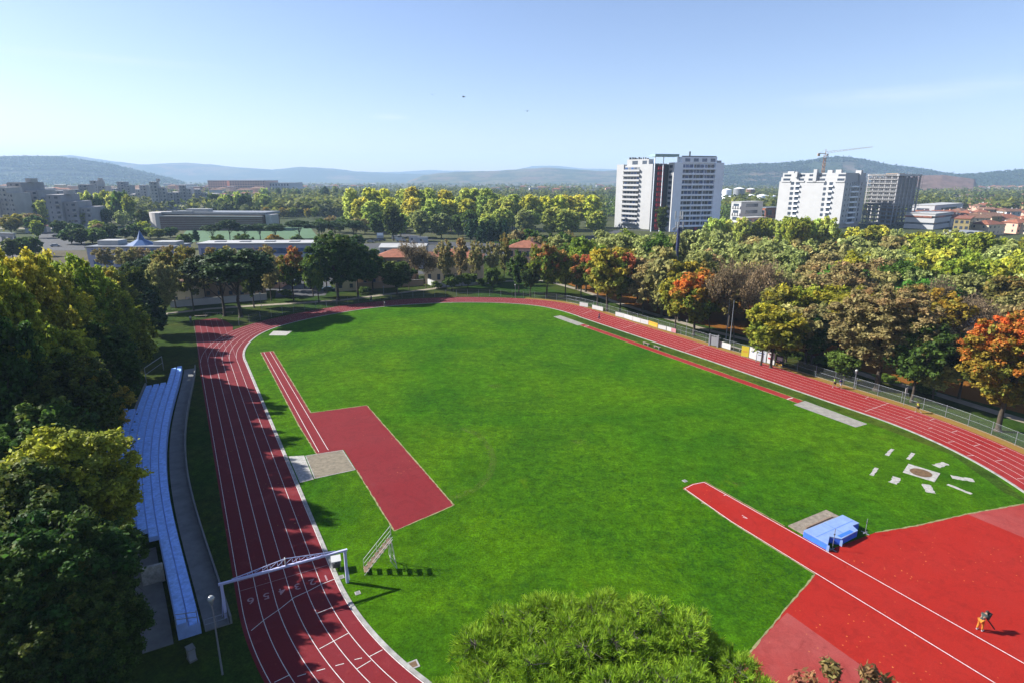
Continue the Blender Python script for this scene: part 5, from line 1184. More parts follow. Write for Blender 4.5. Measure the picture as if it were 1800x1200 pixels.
g = G(805, 492); house(g, -.05, 17, 11, 8.2, 'cream', 'tile', 'cream house with terracotta roof and lit gable behind the far bend', 2, 5, True, group=hg)
g = G(765, 497); r = house(g, .05, 6, 6, 9, 'cream', 'tile', 'cream gabled wing left of the larger cream house', 2, 2, False, group=hg)
g = G(700, 492); house(g, .0, 12.5, 10, 8.4, 'ochre', 'tile', 'brown rendered house with red hipped roof behind the low dark tree', 2, 4, True, group=hg)
g = G(640, 497); house(g, .0, 12, 9, 8, 'ochre', 'tile2', 'brown house in the shade right of the yellow facade', 3, 4, True, group=hg)
g = G(608, 508); house(g, .3, 6.5, 8, 9, 'cream', 'tile2', 'tall pale yellow house between the dark trees', 3, 2, False, group=hg)
g = G(925, 478); house(g, -.2, 12, 10, 9.5, 'pink', 'tile', 'pink house with red roof at the right end of the house row', 2, 4, True, group=hg)
g = G(482, 503); house(g, .1, 7, 8, 7, 'pink', 'tile', 'pinkish house behind the sparse brown tree', 2, 2, True, group=hg)
g = G(322, 530); house(g, .1, 9, 8, 5.5, 'cream', 'tile2', 'cream house behind the left end of the tree row', 2, 3, True, group=hg)
g = G(395, 520); house(g, .1, 22, 7, 5.5, 'ochre', 'greyroof', 'long brown house behind the umbrella pines', 2, 7, True, group=hg)
g = G(712, 448); house(g, .0, 20, 12, 4, 'greyw', 'whiteroof', 'white roofed shed behind the brown house', 1, 4, False, cat='shed', rh=1.2)
g = G(715, 470); house(g, .0, 14, 8, 5.0, 'greyw', 'greyroof', 'grey roofed shed between the brown house and the white shed', 1, 4, False, cat='shed', rh=1.0)
rq = random.Random(31); tw = []
for (x0, x1, y0, y1, n_, hh, ww, place) in ((-5, 120, 338, 356, 18, (12, 24), (14, 26), 'behind the far left blocks'), (120, 250, 335, 358, 18, (12, 22), (12, 24), 'above the trees left of the second group'), (250, 470, 333, 350, 22, (11, 20), (16, 32), 'along the plain above the brick hall'),
        (470, 640, 330, 345, 16, (10, 16), (14, 30), 'on the plain left of the grove'), (380, 460, 352, 362, 5, (8, 13), (10, 16), 'among trees right of the lowest concrete block'), (860, 1080, 328, 346, 18, (10, 15), (12, 28), 'on the plain above the golden poplars'), (60, 150, 408, 416, 3, (4, 5), (9, 14), 'beside the left parking lot'), (1540, 1660, 326, 335, 8, (7, 12), (14, 24), 'below the brown ploughed hill')):
    for i in range(n_):
        x = x0+(x1-x0)*(i+.5+rq.uniform(-.4, .4))/n_; tw.append((x, rq.uniform(y0, y1), rq.uniform(*hh), rq.uniform(*ww), rq.choice(['white', 'cream', 'greyw', 'pink', 'white']), place))
ct_ = {}
for q in sorted(tw): ct_.setdefault((q[4], q[5]), []).append(q)
for (wc, place), l in ct_.items():
    for i, (x, y, h_, w_, _, _) in enumerate(l):
        g = G(x, y); fl_ = rq.random() < .5
        house(g, rq.uniform(-.3, .4), w_, w_*.5, h_, wc, rq.choice(['greyroof', 'whiteroof']) if fl_ else rq.choice(['tile', 'tile2']), '%s %s, %s from left of its colour %s' % (dict(white='white', cream='cream', greyw='grey', pink='pinkish')[wc], 'block' if fl_ else 'house', ORD[i], place), max(2, int(h_/3)), 4, not fl_, cat='building', group='far buildings of the plain', detail=False, rh=.6 if fl_ else None)
# garden walls along the street
def wall(x0, y0, x1, y1, h_, mat, label):
    A_, B_ = G(x0, y0), G(x1, y1); d = B_-A_; r = empty('garden_wall', A_, math.atan2(d.y, d.x)); tag(r, label, 'wall')
    bx(r, 'wall', M[mat], (0, d.length, -.12, .12, 0, h_)); bx(r, 'coping', M['kerb'], (-.05, d.length+.05, -.17, .17, h_, h_+.08))
wall(300, 541, 470, 527, 1.8, 'greyw', 'grey garden wall behind the left of the tree row')
wall(590, 512, 745, 502, 2.0, 'ochre', 'brownish garden wall in front of the brown houses')
wall(733, 492, 768, 506, 1.8, 'white', 'short white garden wall before the cream gabled wing')
wall(768, 506, 870, 499, 1.6, 'greyw', 'grey garden wall in front of the cream house')
# right-hand town
slab('office_building', 1300, 392, 1283, 1338, 356, 30, 'white modern office with stacked ribbon floors between the twin towers and the white block', 'white', 3, 1, 1, 'whiteroof', balc='white')
slab('workshop', 1312, 396, 1296, 1345, 384, 30, 'salmon coloured low workshop before the white office', 'pink', 1, 3, 3, 'whiteroof')
slab('warehouse', 1345, 384, 1330, 1372, 366, 30, 'dark red warehouse left of the white block', 'tile', 1, 2, 2, 'greyroof')
r, lx, ly, h = corner('shopping_building', 1640, 404, 1588, 1672, 377, 40, 'low white shop building with orange awnings behind the unfinished tower', 'shop building')
bx(r, 'wall', M['white'], (0, lx, 0, ly, 0, 3), (0, lx, 0, ly, 4.4, 7.6), (0, lx, 0, ly, 9, h)); bx(r, 'recess', M['glass'], (.6, lx-.2, .6, ly-.6, 3, 4.4), (.6, lx-.2, .6, ly-.6, 7.6, 9))
bx(r, 'awning', M['tile'], *[(-.5, .6, ly*(.1+.15*k), ly*(.1+.15*k)+3, 7.9, 9) for k in range(6)]); bx(r, 'roof', M['whiteroof'], (-.3, lx+.3, -.3, ly+.3, h, h+.4))
slab('shopping_building', 1640, 384, 1600, 1690, 362, 40, 'large white flat shed behind the shop with orange awnings', 'white', 1, 1, 1, 'whiteroof')
g = G(1688, 415); slab('house', 1700, 418, 1672, 1708, 386, 50, 'mustard three storey house with terrace beside the white shops', 'yellow', 3, 3, 3, 'tile', cat='house')
g = G(1733, 412); house(g, .4, 17, 11, 6.5, 'cream', 'tile', 'large cream house with pinkish roof right of the mustard one', 2, 4, group='near houses of the right town')
g = G(1785, 410); house(g, .3, 14, 10, 6.8, 'pink', 'tile', 'salmon house with red roof at the right edge', 2, 4, group='near houses of the right town')
g = G(1818, 412); house(g, .3, 12, 10, 7, 'cream', 'tile2', 'cream house cut by the right edge', 2, 4, group='near houses of the right town')
r = empty('arched_shed', G(1703, 424), .3); tag(r, 'grey arched shed roof among yellow trees before the mustard house', 'shed')
for k in range(2):
    mb = MB(); mb.prism([(-5, 0), (5, 0), (5, 12), (-5, 12)], 0, 3); 
    for i in range(8):
        t0, t1 = math.pi*i/8, math.pi*(i+1)/8; mb.quad((-5*math.cos(t0), 0, 3+2.2*math.sin(t0)), (-5*math.cos(t1), 0, 3+2.2*math.sin(t1)), (-5*math.cos(t1), 12, 3+2.2*math.sin(t1)), (-5*math.cos(t0), 12, 3+2.2*math.sin(t0)))
    mb.quad(*[(-5*math.cos(math.pi*i/8), 0, 3+2.2*math.sin(math.pi*i/8)) for i in range(9)])
    o = mb.build('arched_bay', M['greyroof'], r); o.location = (10.5*k, 0, 0)
rh_ = random.Random(4); wallc = ['cream', 'pink', 'yellow', 'white', 'greyw', 'ochre']; wn = dict(cream='cream', pink='salmon', yellow='mustard', white='white', greyw='grey', ochre='brown')
rows = [(1655, 1810, 396, 9, 5.6, 13, 'in the front row of roofs at right'), (1610, 1810, 384, 12, 6, 12, 'in the second row of roofs at right'), (1680, 1810, 372, 9, 6, 12, 'in the third row of roofs at right'),
        (1700, 1810, 361, 9, 6, 13, 'in the middle of the right town'), (1690, 1810, 351, 9, 7, 15, 'high up in the right hand town'), (1690, 1810, 343, 8, 8, 18, 'near the top of the right hand town'), (1640, 1810, 335, 9, 10, 26, 'at the foot of the brown hill')]
H_ = []
for x0, x1, y, n_, h_, w_, place in rows:
    for i in range(n_):
        x = x0+(x1-x0)*(i+.5+rh_.uniform(-.3, .3))/n_; wc = rh_.choice(wallc) if y > 340 else rh_.choice(['white', 'cream', 'pink']); H_.append((x, y+rh_.uniform(-3, 3)*(y-318)/80, h_*rh_.uniform(.8, 1.2), w_*rh_.uniform(.8, 1.3), wc, place, y))
cnt_ = {}
for q in sorted(H_): cnt_.setdefault((q[4], q[5]), []).append(q)
for (wc, place), l in cnt_.items():
    for i, (x, y, h_, w_, _, _, y0) in enumerate(l):
        lb = '%s house, %s from left of its colour %s' % (wn[wc], ORD[i], place)
        g = G(x, y); house(g, rh_.uniform(-.5, .6), w_, w_*.75, h_, wc, rh_.choice(['tile', 'tile', 'tile2']), lb, 2, 3, rh_.random() < .6, group='roofs of the right hand town', detail=y0 > 355)
# storage tanks
for i, (x, yb, yt, wpx, lb) in enumerate([(1276, 358, 334, 17, 'leftmost tall pale storage tank'), (1297, 360, 332, 20, 'tallest pale storage tank'), (1318, 352, 333, 16, 'reddish topped storage tank at the back'), (1318, 362, 344, 18, 'low storage tank before the reddish topped one'), (1338, 361, 344, 18, 'low storage tank at the right end'), (1282, 364, 347, 11, 'small white tank in front of the leftmost one'), (1355, 360, 345, 16, 'rightmost low tank touching the white block')]):
    g = G(x, yb); r_ = wpx*.5*math.hypot(g.x, g.y)/F/1.15; h_ = HT(g, x, yt); o = empty('storage_tank', g); tag(o, lb+' between the towers and the white block', 'tank', 'storage tanks')
    n_ = 24; mb = MB(); mb.prism([(r_*math.cos(t_), r_*math.sin(t_)) for t_ in np.linspace(0, 2*math.pi, n_, endpoint=False)], 0, h_); mb.build('shell', M['tile2'] if i == 2 else M['greyroof'] if i % 2 else M['white2'], o)
    mb = MB(); mb.tube((0, 0, h_), (0, 0, h_+1.6), r_, r_*.1, n_); mb.build('roof', M['white2'], o)
for (x, yb, yt, wp, lb) in ((571, 372, 352, 8, 'left pale concrete silo by the red roofed shed'), (579, 372, 351, 6, 'middle pale concrete silo by the red roofed shed'), (593, 371, 352, 6, 'blue-grey silo right of the pale ones')):
    g = G(x, yb); r_ = wp*.5*math.hypot(g.x, g.y)/F; h_ = HT(g, x, yt); o = empty('silo', g); tag(o, lb, 'silo', 'silos'); mb = MB(); mb.tube((0, 0, 0), (0, 0, h_), r_, None, 14); mb.build('shell', M['cream'] if x < 590 else M['greyroof'], o); mb = MB(); mb.tube((0, 0, h_), (0, 0, h_+1.5), r_*.9, r_*.2, 14); mb.build('cap', M['greyroof'], o)
g = G(538, 367); house(g, .1, 16, 10, 5, 'ochre', 'tile', 'low building with red roof in the green belt left of the silos', 1, 4)
g = G(820, 362); house(g, .1, 22, 14, 6, 'greyw', 'greyroof', 'dark flat farm shed inside the poplar grove', 1, 3, False, cat='shed', rh=1)
for (x, y, w_, lb) in ((1046, 366, 40, 'grey arched warehouse roof left of the twin towers'), (1064, 372, 30, 'second grey warehouse left of the twin towers'), (1018, 356, 14, 'white gabled shed above the golden poplars')):
    g = G(x, y); house(g, .15, w_, w_*.4, 6, 'greyw' if x > 1020 else 'white', 'greyroof' if x > 1020 else 'whiteroof', lb, 1, 4, False, cat='warehouse', rh=2)
for (x, y, w_, h_, lb) in ((655, 328, 30, 12, 'far white building on the plain above the grove'), (535, 331, 40, 6, 'far low white factory left of the grove'), (900, 334, 26, 5, 'far white farm right of the grove'), (1000, 331, 30, 6, 'far pale houses below the blue hills'), (1290, 328, 20, 5, 'far pinkish factory left of the tanks'), (932, 331, 24, 5, 'far white house row below the blue hills')):
    g = G(x, y); house(g, .1, w_, 12, h_, 'white', 'whiteroof', lb, 2, 4, False, detail=False)
r = empty('marquee', G(1738, 610), .25); tag(r, 'white rounded tent roof behind the orange maple', 'tent')
mb = MB(); 
for i in range(10):
    t0, t1 = math.pi*i/10, math.pi*(i+1)/10
    mb.quad((-11*math.cos(t0), 0, 2.5+3.2*math.sin(t0)), (-11*math.cos(t1), 0, 2.5+3.2*math.sin(t1)), (-11*math.cos(t1), 26, 2.5+3.2*math.sin(t1)), (-11*math.cos(t0), 26, 2.5+3.2*math.sin(t0)))
mb.quad(*[(-11*math.cos(math.pi*i/10), 0, 2.5+3.2*math.sin(math.pi*i/10)) for i in range(11)]); mb.build('roof', M['whiteroof'], r); bx(r, 'wall', M['violet'], (-11, 11, 0, 26, 0, 2.5))

# ------------------------------------------------------------------ vehicles
def car(x, y, rz, colr, label, van=False, group='parked cars', z=0):
    g = G(x, y); g.z = .035; r = empty('van' if van else 'parked_car', g, rz); tag(r, label, 'van' if van else 'car', group)
    Lc, Wc = (5.6, 2.0) if van else (4.3, 1.75)
    prof = [(-.5, .25), (.5, .25), (.5, .62), (.36, .80), (.30, 1.0), (.2, 1.02)] if False else None
    if van: side = [(-2.8, .35), (2.8, .35), (2.8, 1.0), (2.3, 1.25), (1.7, 2.15), (-2.8, 2.25)]
    else: side = [(-2.1, .3), (2.1, .3), (2.12, .68), (1.15, .88), (.55, 1.38), (-1.1, 1.42), (-1.75, .98), (-2.12, .92)]
    mb = MB(); n_ = len(side); k = len(mb.v)
    for s_ in (-1, 1):
        for (a, b_) in side: mb.v.append((a, s_*Wc/2*(1 if b_ < 1.0 else .86), b_))
    mb.f.append(tuple(range(n_))); mb.f.append(tuple(range(n_, 2*n_))[::-1])
    for i in range(n_): j = (i+1) % n_; mb.f.append((j, i, n_+i, n_+j))
    mb.build('body', M['car_'+colr], r)
    if van: gl = [((1.75, 2.08), (2.25, 1.3))]
    else: gl = [((.58, 1.35), (1.12, .90)), ((-1.13, 1.38), (-1.7, 1.0))]
    for (a, b_) in gl:
        sx = .04 if a[0] > 0 else -.04
        mb = MB(); mb.quad((a[0]+sx, -Wc*.4, a[1]+.02), (b_[0]+sx, -Wc*.42, b_[1]+.04), (b_[0]+sx, Wc*.42, b_[1]+.04), (a[0]+sx, Wc*.4, a[1]+.02)); mb.build('windscreen', M['glass'], r)
    mb = MB()
    for s_ in (-1, 1):
        y_ = s_*Wc*.468
        if van: mb.box(.9, 1.7, y_-.04, y_+.04, 1.3, 1.9)
        else: mb.box(-1.2, .6, y_-.045, y_+.0450, .98, 1.28)
    mb.build('side_window', M['glass'], r)
    for a in (-Lc*.31, Lc*.31):
        for s_ in (-1, 1): mb = MB(); mb.tube((a, s_*Wc*.5-.1*s_, .33), (a, s_*Wc*.5+.02*s_, .33), .33, None, 12); mb.build('wheel', M['cloth_black'], r)
    return r
for a in [(497, 497, .1, 'white', 'white car parked behind the red topped maple'), (518, 500, .1, 'grey', 'grey car right of the white one behind the maple'), (579, 512, .2, 'green', 'dark green car beside the pale yellow house'), (556, 508, .1, 'silver', 'silver car parked left of the dark green one'),
          (366, 532, .1, 'silver', 'silver car behind the wall by the umbrella pines'), (541, 494, .1, 'navy', 'dark blue car at the back of the small car park'),
          (664, 425, 0, 'grey', 'grey car on the road under the billboard'), (652, 427, .0, 'silver', 'silver car left of the grey one under the billboard'), (672, 424, .0, 'navy', 'navy car right of the billboard'),
          (741, 468, .4, 'white', 'white car beside the cream gabled house'), (755, 466, .4, 'silver', 'silver car right of the white one beside the gabled house'), (790, 436, 0, 'black', 'black car on the road above the cream roof'), (826, 440, 0, 'white', 'white car on the road right of the black one'),
          (870, 436, 0, 'red', 'red car on the road above the pink house'), (905, 432, 0, 'silver', 'silver car on the road right of the red one'), (690, 440, .0, 'blue', 'blue car in the yard before the white van'),
          (100, 417, .2, 'black', 'black car alone on the left parking lot'), (98, 434, .5, 'white', 'white car on the left parking lot near the trees'), (1232, 410, 0, 'silver', 'silver car below the right twin tower'), (1245, 411, 0, 'white', 'white car right of the silver one below the twin tower')]: car(*a)
car(705, 425, 0, 'white', 'white box truck on the road beside the dark pines', van=True, group='vans'); car(698, 421, 0, 'white', 'white van behind the box truck by the pines', van=True, group='vans')
for (x, y, w_, lb) in ((728, 427, 5, 'left white site cabin by the road'), (744, 429, 5, 'right white site cabin by the road')):
    r = empty('site_cabin', G(x, y), .1); tag(r, lb, 'cabin', 'site cabins'); bx(r, 'body', M['white'], (-2.6, 2.6, -1.2, 1.2, .2, 3.4)); bx(r, 'roof', M['greyroof'], (-2.8, 2.8, -1.4, 1.4, 3.4, 3.6)); bx(r, 'window', M['glass'], (-1.6, -.4, -1.25, -1.2, 1.6, 2.6)); bx(r, 'door', M['greyw'], (.6, 1.5, -1.25, -1.2, .2, 2.3))
r = empty('billboard', G(669, 424), .1); tag(r, 'pale blue and white billboard by the road', 'billboard'); bx(r, 'panel', M['adpale'], (-1.9, 1.9, -.1, .1, 1.6, 4.6)); bx(r, 'post', M['dark'], (-1.4, -1.2, -.1, .1, 0, 1.6), (1.2, 1.4, -.1, .1, 0, 1.6)); bx(r, 'printed_panel', M['white2'], (-1.6, 1.6, -.14, -.1, 3.0, 4.4))
r = empty('parked_trailer', G(122, 402), .1); tag(r, 'long white trailer behind the left parking lot', 'trailer'); bx(r, 'box', M['white'], (-5, 5, -1.2, 1.2, 1, 3.6)); bx(r, 'chassis', M['dark'], (-5, 5, -1, 1, .5, 1)) 
# ------------------------------------------------------------------ fence, boards, lamps
def fence_pt(U_or_i, d=9.2): return off(U_or_i, d)
fi = [i for i in range(60, NR) if True]
# sample the fence path along the outside of the track, far bend to near bend
path_f = []; acc = 0; last = None
for i in range(100, NR-70):
    p = off(i, 9.2)
    if last is None or (p-last).length > 2.9: path_f.append(p.copy()); last = p
a_ = [p for p in path_f]
fr_ = empty('track_fence', (0, 0, 0)); tag(fr_, 'grey wire mesh fence with thin posts around the outside of the track', 'fence')
for p in a_[:98]:
    mb = MB(); mb.tube((p.x, p.y, 0), (p.x, p.y, 2.0), .035, None, 5); mb.build('post', M['steel'], fr_)
mb = MB()
for p, q in zip(a_[:-1], a_[1:]):
    for z in (.1, 1.0, 1.9): mb.tube((p.x, p.y, z), (q.x, q.y, z), .012, None, 3, False)
mb.build('wire', M['steel'], fr_)
m, t, b = newmat('wire_mesh'); b.inputs['Base Color'].default_value = (.25, .28, .28, 1); tr_ = t.nodes.new('ShaderNodeBsdfTransparent'); mx = t.nodes.new('ShaderNodeMixShader'); mx.inputs[0].default_value = .06
t.links.new(tr_.outputs[0], mx.inputs[1]); t.links.new(b.outputs[0], mx.inputs[2]); t.links.new(mx.outputs[0], t.nodes['Material Output'].inputs[0]); M['mesh'] = m
mb = MB()
for p, q in zip(a_[:-1], a_[1:]): mb.quad((p.x, p.y, .05), (q.x, q.y, .05), (q.x, q.y, 1.95), (p.x, p.y, 1.95))
mb.build('mesh_panel', M['mesh'], fr_)
bg_ = 'advertising boards along the right straight'
def board(x0, y0, x1, y1, h_, mat, label, extra=None):
    A_, B_ = G(x0, y0), G(x1, y1); d = B_-A_; Lb = d.length; r = empty('advertising_board', A_, math.atan2(d.y, d.x)); tag(r, label, 'board', bg_)
    bx(r, 'panel', M[mat], (0, Lb, -.03, .03, .15, h_)); bx(r, 'post', M['steel'], (.02, .1, .03, .1, 0, h_), (Lb-.1, Lb-.02, .03, .1, 0, h_)); bx(r, 'rim', M['steel'], (0, Lb, -.035, .035, .10, .15))
    for nm, mt, (a, b_, c, d_) in (extra or []): bx(r, nm, M[mt], (Lb*a, Lb*b_, -.045, -.03, h_*c, h_*d_))
board(1019, 538.5, 1033.5, 541, 1.15, 'whitep', 'first single white board at the left of the fence')
board(1041, 543.5, 1060, 548, 1.15, 'whitep', 'second single white board, right of the first gap', [('print', 'adpale', (.1, .35, .2, .35))])
board(1082, 556, 1096.5, 559.5, 1.15, 'whitep', 'white board at the left end of the continuous row', [('print', 'adpale', (.2, .8, .4, .55))])
board(1097, 559.8, 1112, 564.5, 1.15, 'whitep', 'white board, second of the continuous row', [('print', 'adpale', (.2, .8, .4, .5))])
board(1112.5, 564.7, 1126, 568.5, 1.15, 'whitep', 'white board, third of the continuous row')
board(1126.5, 568.7, 1139.5, 572, 1.15, 'whitep', 'white board directly left of the orange-yellow one', [('print', 'adpale', (.15, .7, .5, .65))])
board(1140, 572.2, 1156, 577.5, 1.2, 'adorange', 'orange-yellow board in the long row', [('print', 'adyellow', (.1, .9, .3, .5))])
board(1157, 578, 1171, 581.5, 1.0, 'whitep', 'white board directly right of the orange-yellow one')
board(1172, 582, 1180, 584.3, 1.05, 'whitep', 'short white board beside the pink one')
board(1180.4, 584.4, 1188, 586.5, 1.05, 'adpink', 'small pink board ending the long row')
board(1263, 609, 1284, 615.5, 1.25, 'whitep', 'white board right of the grey gate', [('print', 'adpale', (.2, .8, .4, .6))])
board(1302.7, 626, 1315.5, 628.5, 2.2, 'adyellow', 'bright yellow tall board', [('print', 'adorange', (.2, .8, .45, .6))])
board(1316.8, 629, 1329, 633, 2.3, 'whitep', 'tall white board right of the bright yellow one', [('print', 'adpale', (.1, .9, .35, .42)), ('emblem', 'car_blue', (.4, .6, .6, .72))])
board(1330, 633.5, 1346, 638, 2.2, 'adpale', 'tall bluish white board, second from the right', [('print', 'car_blue', (.1, .8, .75, .82)), ('stripe', 'cloth_green', (.1, .6, .55, .6))])
board(1347.5, 638, 1360.8, 642, 2.3, 'whitep', 'tall white board with a red mark', [('print', 'adpink', (.15, .85, .8, .9)), ('mark', 'redp', (.15, .8, .42, .56))])
board(1362.5, 642, 1375.5, 646, 2.2, 'cloth_black', 'tall dark board with pale and yellow print at the right end', [('print', 'cloth_white', (.2, .9, .55, .85)), ('strip', 'adorange', (.1, .9, .1, .28)), ('band', 'adpink', (.1, .6, .4, .5))])
A_ = G(1247, 607); B_ = G(1261.5, 610); d = B_-A_; r = empty('gate', A_, math.atan2(d.y, d.x)); tag(r, 'grey gate with two thick posts in the track fence', 'gate')
bx(r, 'post', M['steel'], (-.15, .15, -.15, .15, 0, 2.5)); bx(r, 'post', M['steel'], (d.length-.15, d.length+.15, -.15, .15, 0, 2.5)); bx(r, 'leaf', M['greyroof'], (.2, d.length-.2, -.03, .03, .2, 2.0)); bx(r, 'lintel', M['steel'], (-.15, d.length+.15, -.1, .1, 2.2, 2.35))
def lamp(x, yb, yt, label, kind='globe', group='globe lamps', g=None, h_=None):
    g = g or G(x, yb); h_ = h_ or HT(g, x, yt); r = empty('street_lamp', g); tag(r, label, 'lamp', group)
    mb = MB(); mb.tube((0, 0, 0), (0, 0, h_-.35), .07, .04, 8); mb.build('pole', M['steel'], r)
    if kind == 'globe':
        mb = MB(); mb.ball((0, 0, h_-.18), .24, 12); mb.build('globe', M['globe'], r, True); mb = MB(); mb.tube((0, 0, h_-.62), (0, 0, h_-.38), .10, .16, 10); mb.build('collar', M['steel'], r)
    else:
        mb = MB(); mb.box(-.9, .9, -.12, .12, h_-.35, h_-.25); mb.build('arm', M['steel'], r)
        for s_ in (-1, 1): mb = MB(); mb.box(s_*.9-.3, s_*.9+.3, -.25, .2, h_-.45, h_-.12); mb.build('floodlight', M['whitep'], r)
gl_ = G(371, 1052, 6.2); lamp(371, 0, 0, 'globe lamp with a thin pole in front of the near end of the stand', g=Vector((gl_.x, gl_.y, 0)), h_=6.4)
for a in [(1501, 684, 649, 'globe lamp by the fence, right of the two runners'), (1206, 590, 562, 'short globe lamp left of the grey gate'), (675, 521, 503, 'globe lamp at the far bend below the brown house'), (797, 513, 497, 'globe lamp before the cream house'), (460, 543, 514, 'globe lamp between the umbrella pines and the red maple'), (906, 524, 500, 'globe lamp on the lawn left of the big dull red maple'), (1329, 636, 600, 'globe lamp behind the tall boards')]:
    lamp(*a)
for a in [(619, 410, 389, 'twin headed floodlight beside the umbrella pines', 'flood', 'floodlight poles'), (730, 418, 385, 'tall floodlight pole left of the thin mast', 'flood', 'floodlight poles'), (817, 424, 388, 'tall floodlight pole at the dark hedge', 'flood', 'floodlight poles'), (41, 446, 422, 'twin headed floodlight at the left edge', 'flood', 'floodlight poles'),
          (1029, 396, 378, 'floodlight left of the twin towers', 'flood', 'floodlight poles'), (1735, 560, 524, 'twin headed floodlight above the white tent', 'flood', 'floodlight poles'), (1697, 575, 533, 'floodlight pole left of the white tent', 'flood', 'floodlight poles'), (1662, 575, 545, 'shorter floodlight pole left of the others by the tent', 'flood', 'floodlight poles')]: lamp(*a)
for (x, yb, yt, lb) in ((1283, 607, 528, 'tall bare pole behind the white board right of the gate'), (1276, 600, 526, 'thinner pole left of the tall bare pole'), (1291, 390, 355, 'thin pole before the white office'), (741, 420, 390, 'thin mast beside the floodlight at the grove')):
    g = G(x, yb); h_ = HT(g, x, yt); r = empty('pole', g); tag(r, lb, 'pole'); mb = MB(); mb.tube((0, 0, 0), (0, 0, h_), .11, .07, 6); mb.build('shaft', M['steel'], r); mb = MB(); mb.tube((0, 0, h_), (0, 0, h_+.15), .13, .13, 6); mb.build('cap', M['dark'], r)
g = G(1589, 712); r = empty('sign_post', g, .4); tag(r, 'tall post with a small white sign by the fence left of the yellow runner', 'sign'); h_ = HT(g, 1589, 681); bx(r, 'panel', M['whitep'], (-.25, .25, -.03, .03, h_-.8, h_)); mb = MB(); mb.tube((0, .07, 0), (0, .07, h_-.1), .04); mb.build('post', M['steel'], r)
# communications mast
h_ = 25.6; g = G(1196, 368, 25.6); g.z = 0; r = empty('communications_mast', g); tag(r, 'dark communications mast with antennas above the park wood', 'mast')
mb = MB(); mb.tube((0, 0, 0), (0, 0, h_-5), .55, .42, 12); mb.build('pole', M['cloth_navy'], r)
mb = MB(); mb.tube((0, 0, h_-5), (0, 0, h_-.3), .12, .08, 6)
for k in range(6):
    a = k*math.pi/3; mb.tube((0, 0, h_-4.5), (1.1*math.cos(a), 1.1*math.sin(a), h_-4.4), .06, None, 4); mb.tube((0, 0, h_-2.2), (1.0*math.cos(a), 1.0*math.sin(a), h_-2.1), .06, None, 4)
mb.tube((-1.2, 0, h_-5), (1.2, 0, h_-5), .08); mb.build('antenna_frame', M['steel'], r)
for k in range(6): a = k*math.pi/3; x_, y_ = 1.15*math.cos(a), 1.15*math.sin(a); bx(r, 'antenna', M['whitep'], (x_-.14, x_+.14, y_-.1, y_+.1, h_-2.8 if k % 2 else h_-5.4, h_-.6 if k % 2 else h_-3.4))
mb = MB(); mb.tube((-1.4, -.4, h_-5.4), (-1.4, -.55, h_-5.4), .45, .45, 12); mb.tube((-1.1, -.4, h_-6.6), (-1.1, -.5, h_-6.6), .3, .3, 10); mb.build('dish', M['whitep'], r)
# benches
def bench(x, y, rz, label, L_=1.8, group='benches'):
    r = empty('bench', G(x, y), rz); tag(r, label, 'bench', group); bx(r, 'seat', M['plank'], (-L_/2, L_/2, -.22, .22, .40, .46)); 
    for s_ in (-1, 1): bx(r, 'leg', M['kerb'], (s_*L_*.36-.06, s_*L_*.36+.06, -.18, .18, .02, .40))
bench(1136, 606, TH, 'grey bench beside the right straight, left one'); bench(1155, 612, TH, 'grey bench beside the right straight, right one')
bench(1293, 614, TH+.1, 'grey bench behind the fence beside the yellow board', 3)
for (x, y, lb, L_) in ((372, 553, 'pale bench left of the umbrella pine trunk', 4), (398, 552, 'pale bench under the umbrella pines', 4), (354, 558, 'pale bench at the top of the left straight', 3)): bench(x, y, .2, lb, L_, 'benches at the far bend')
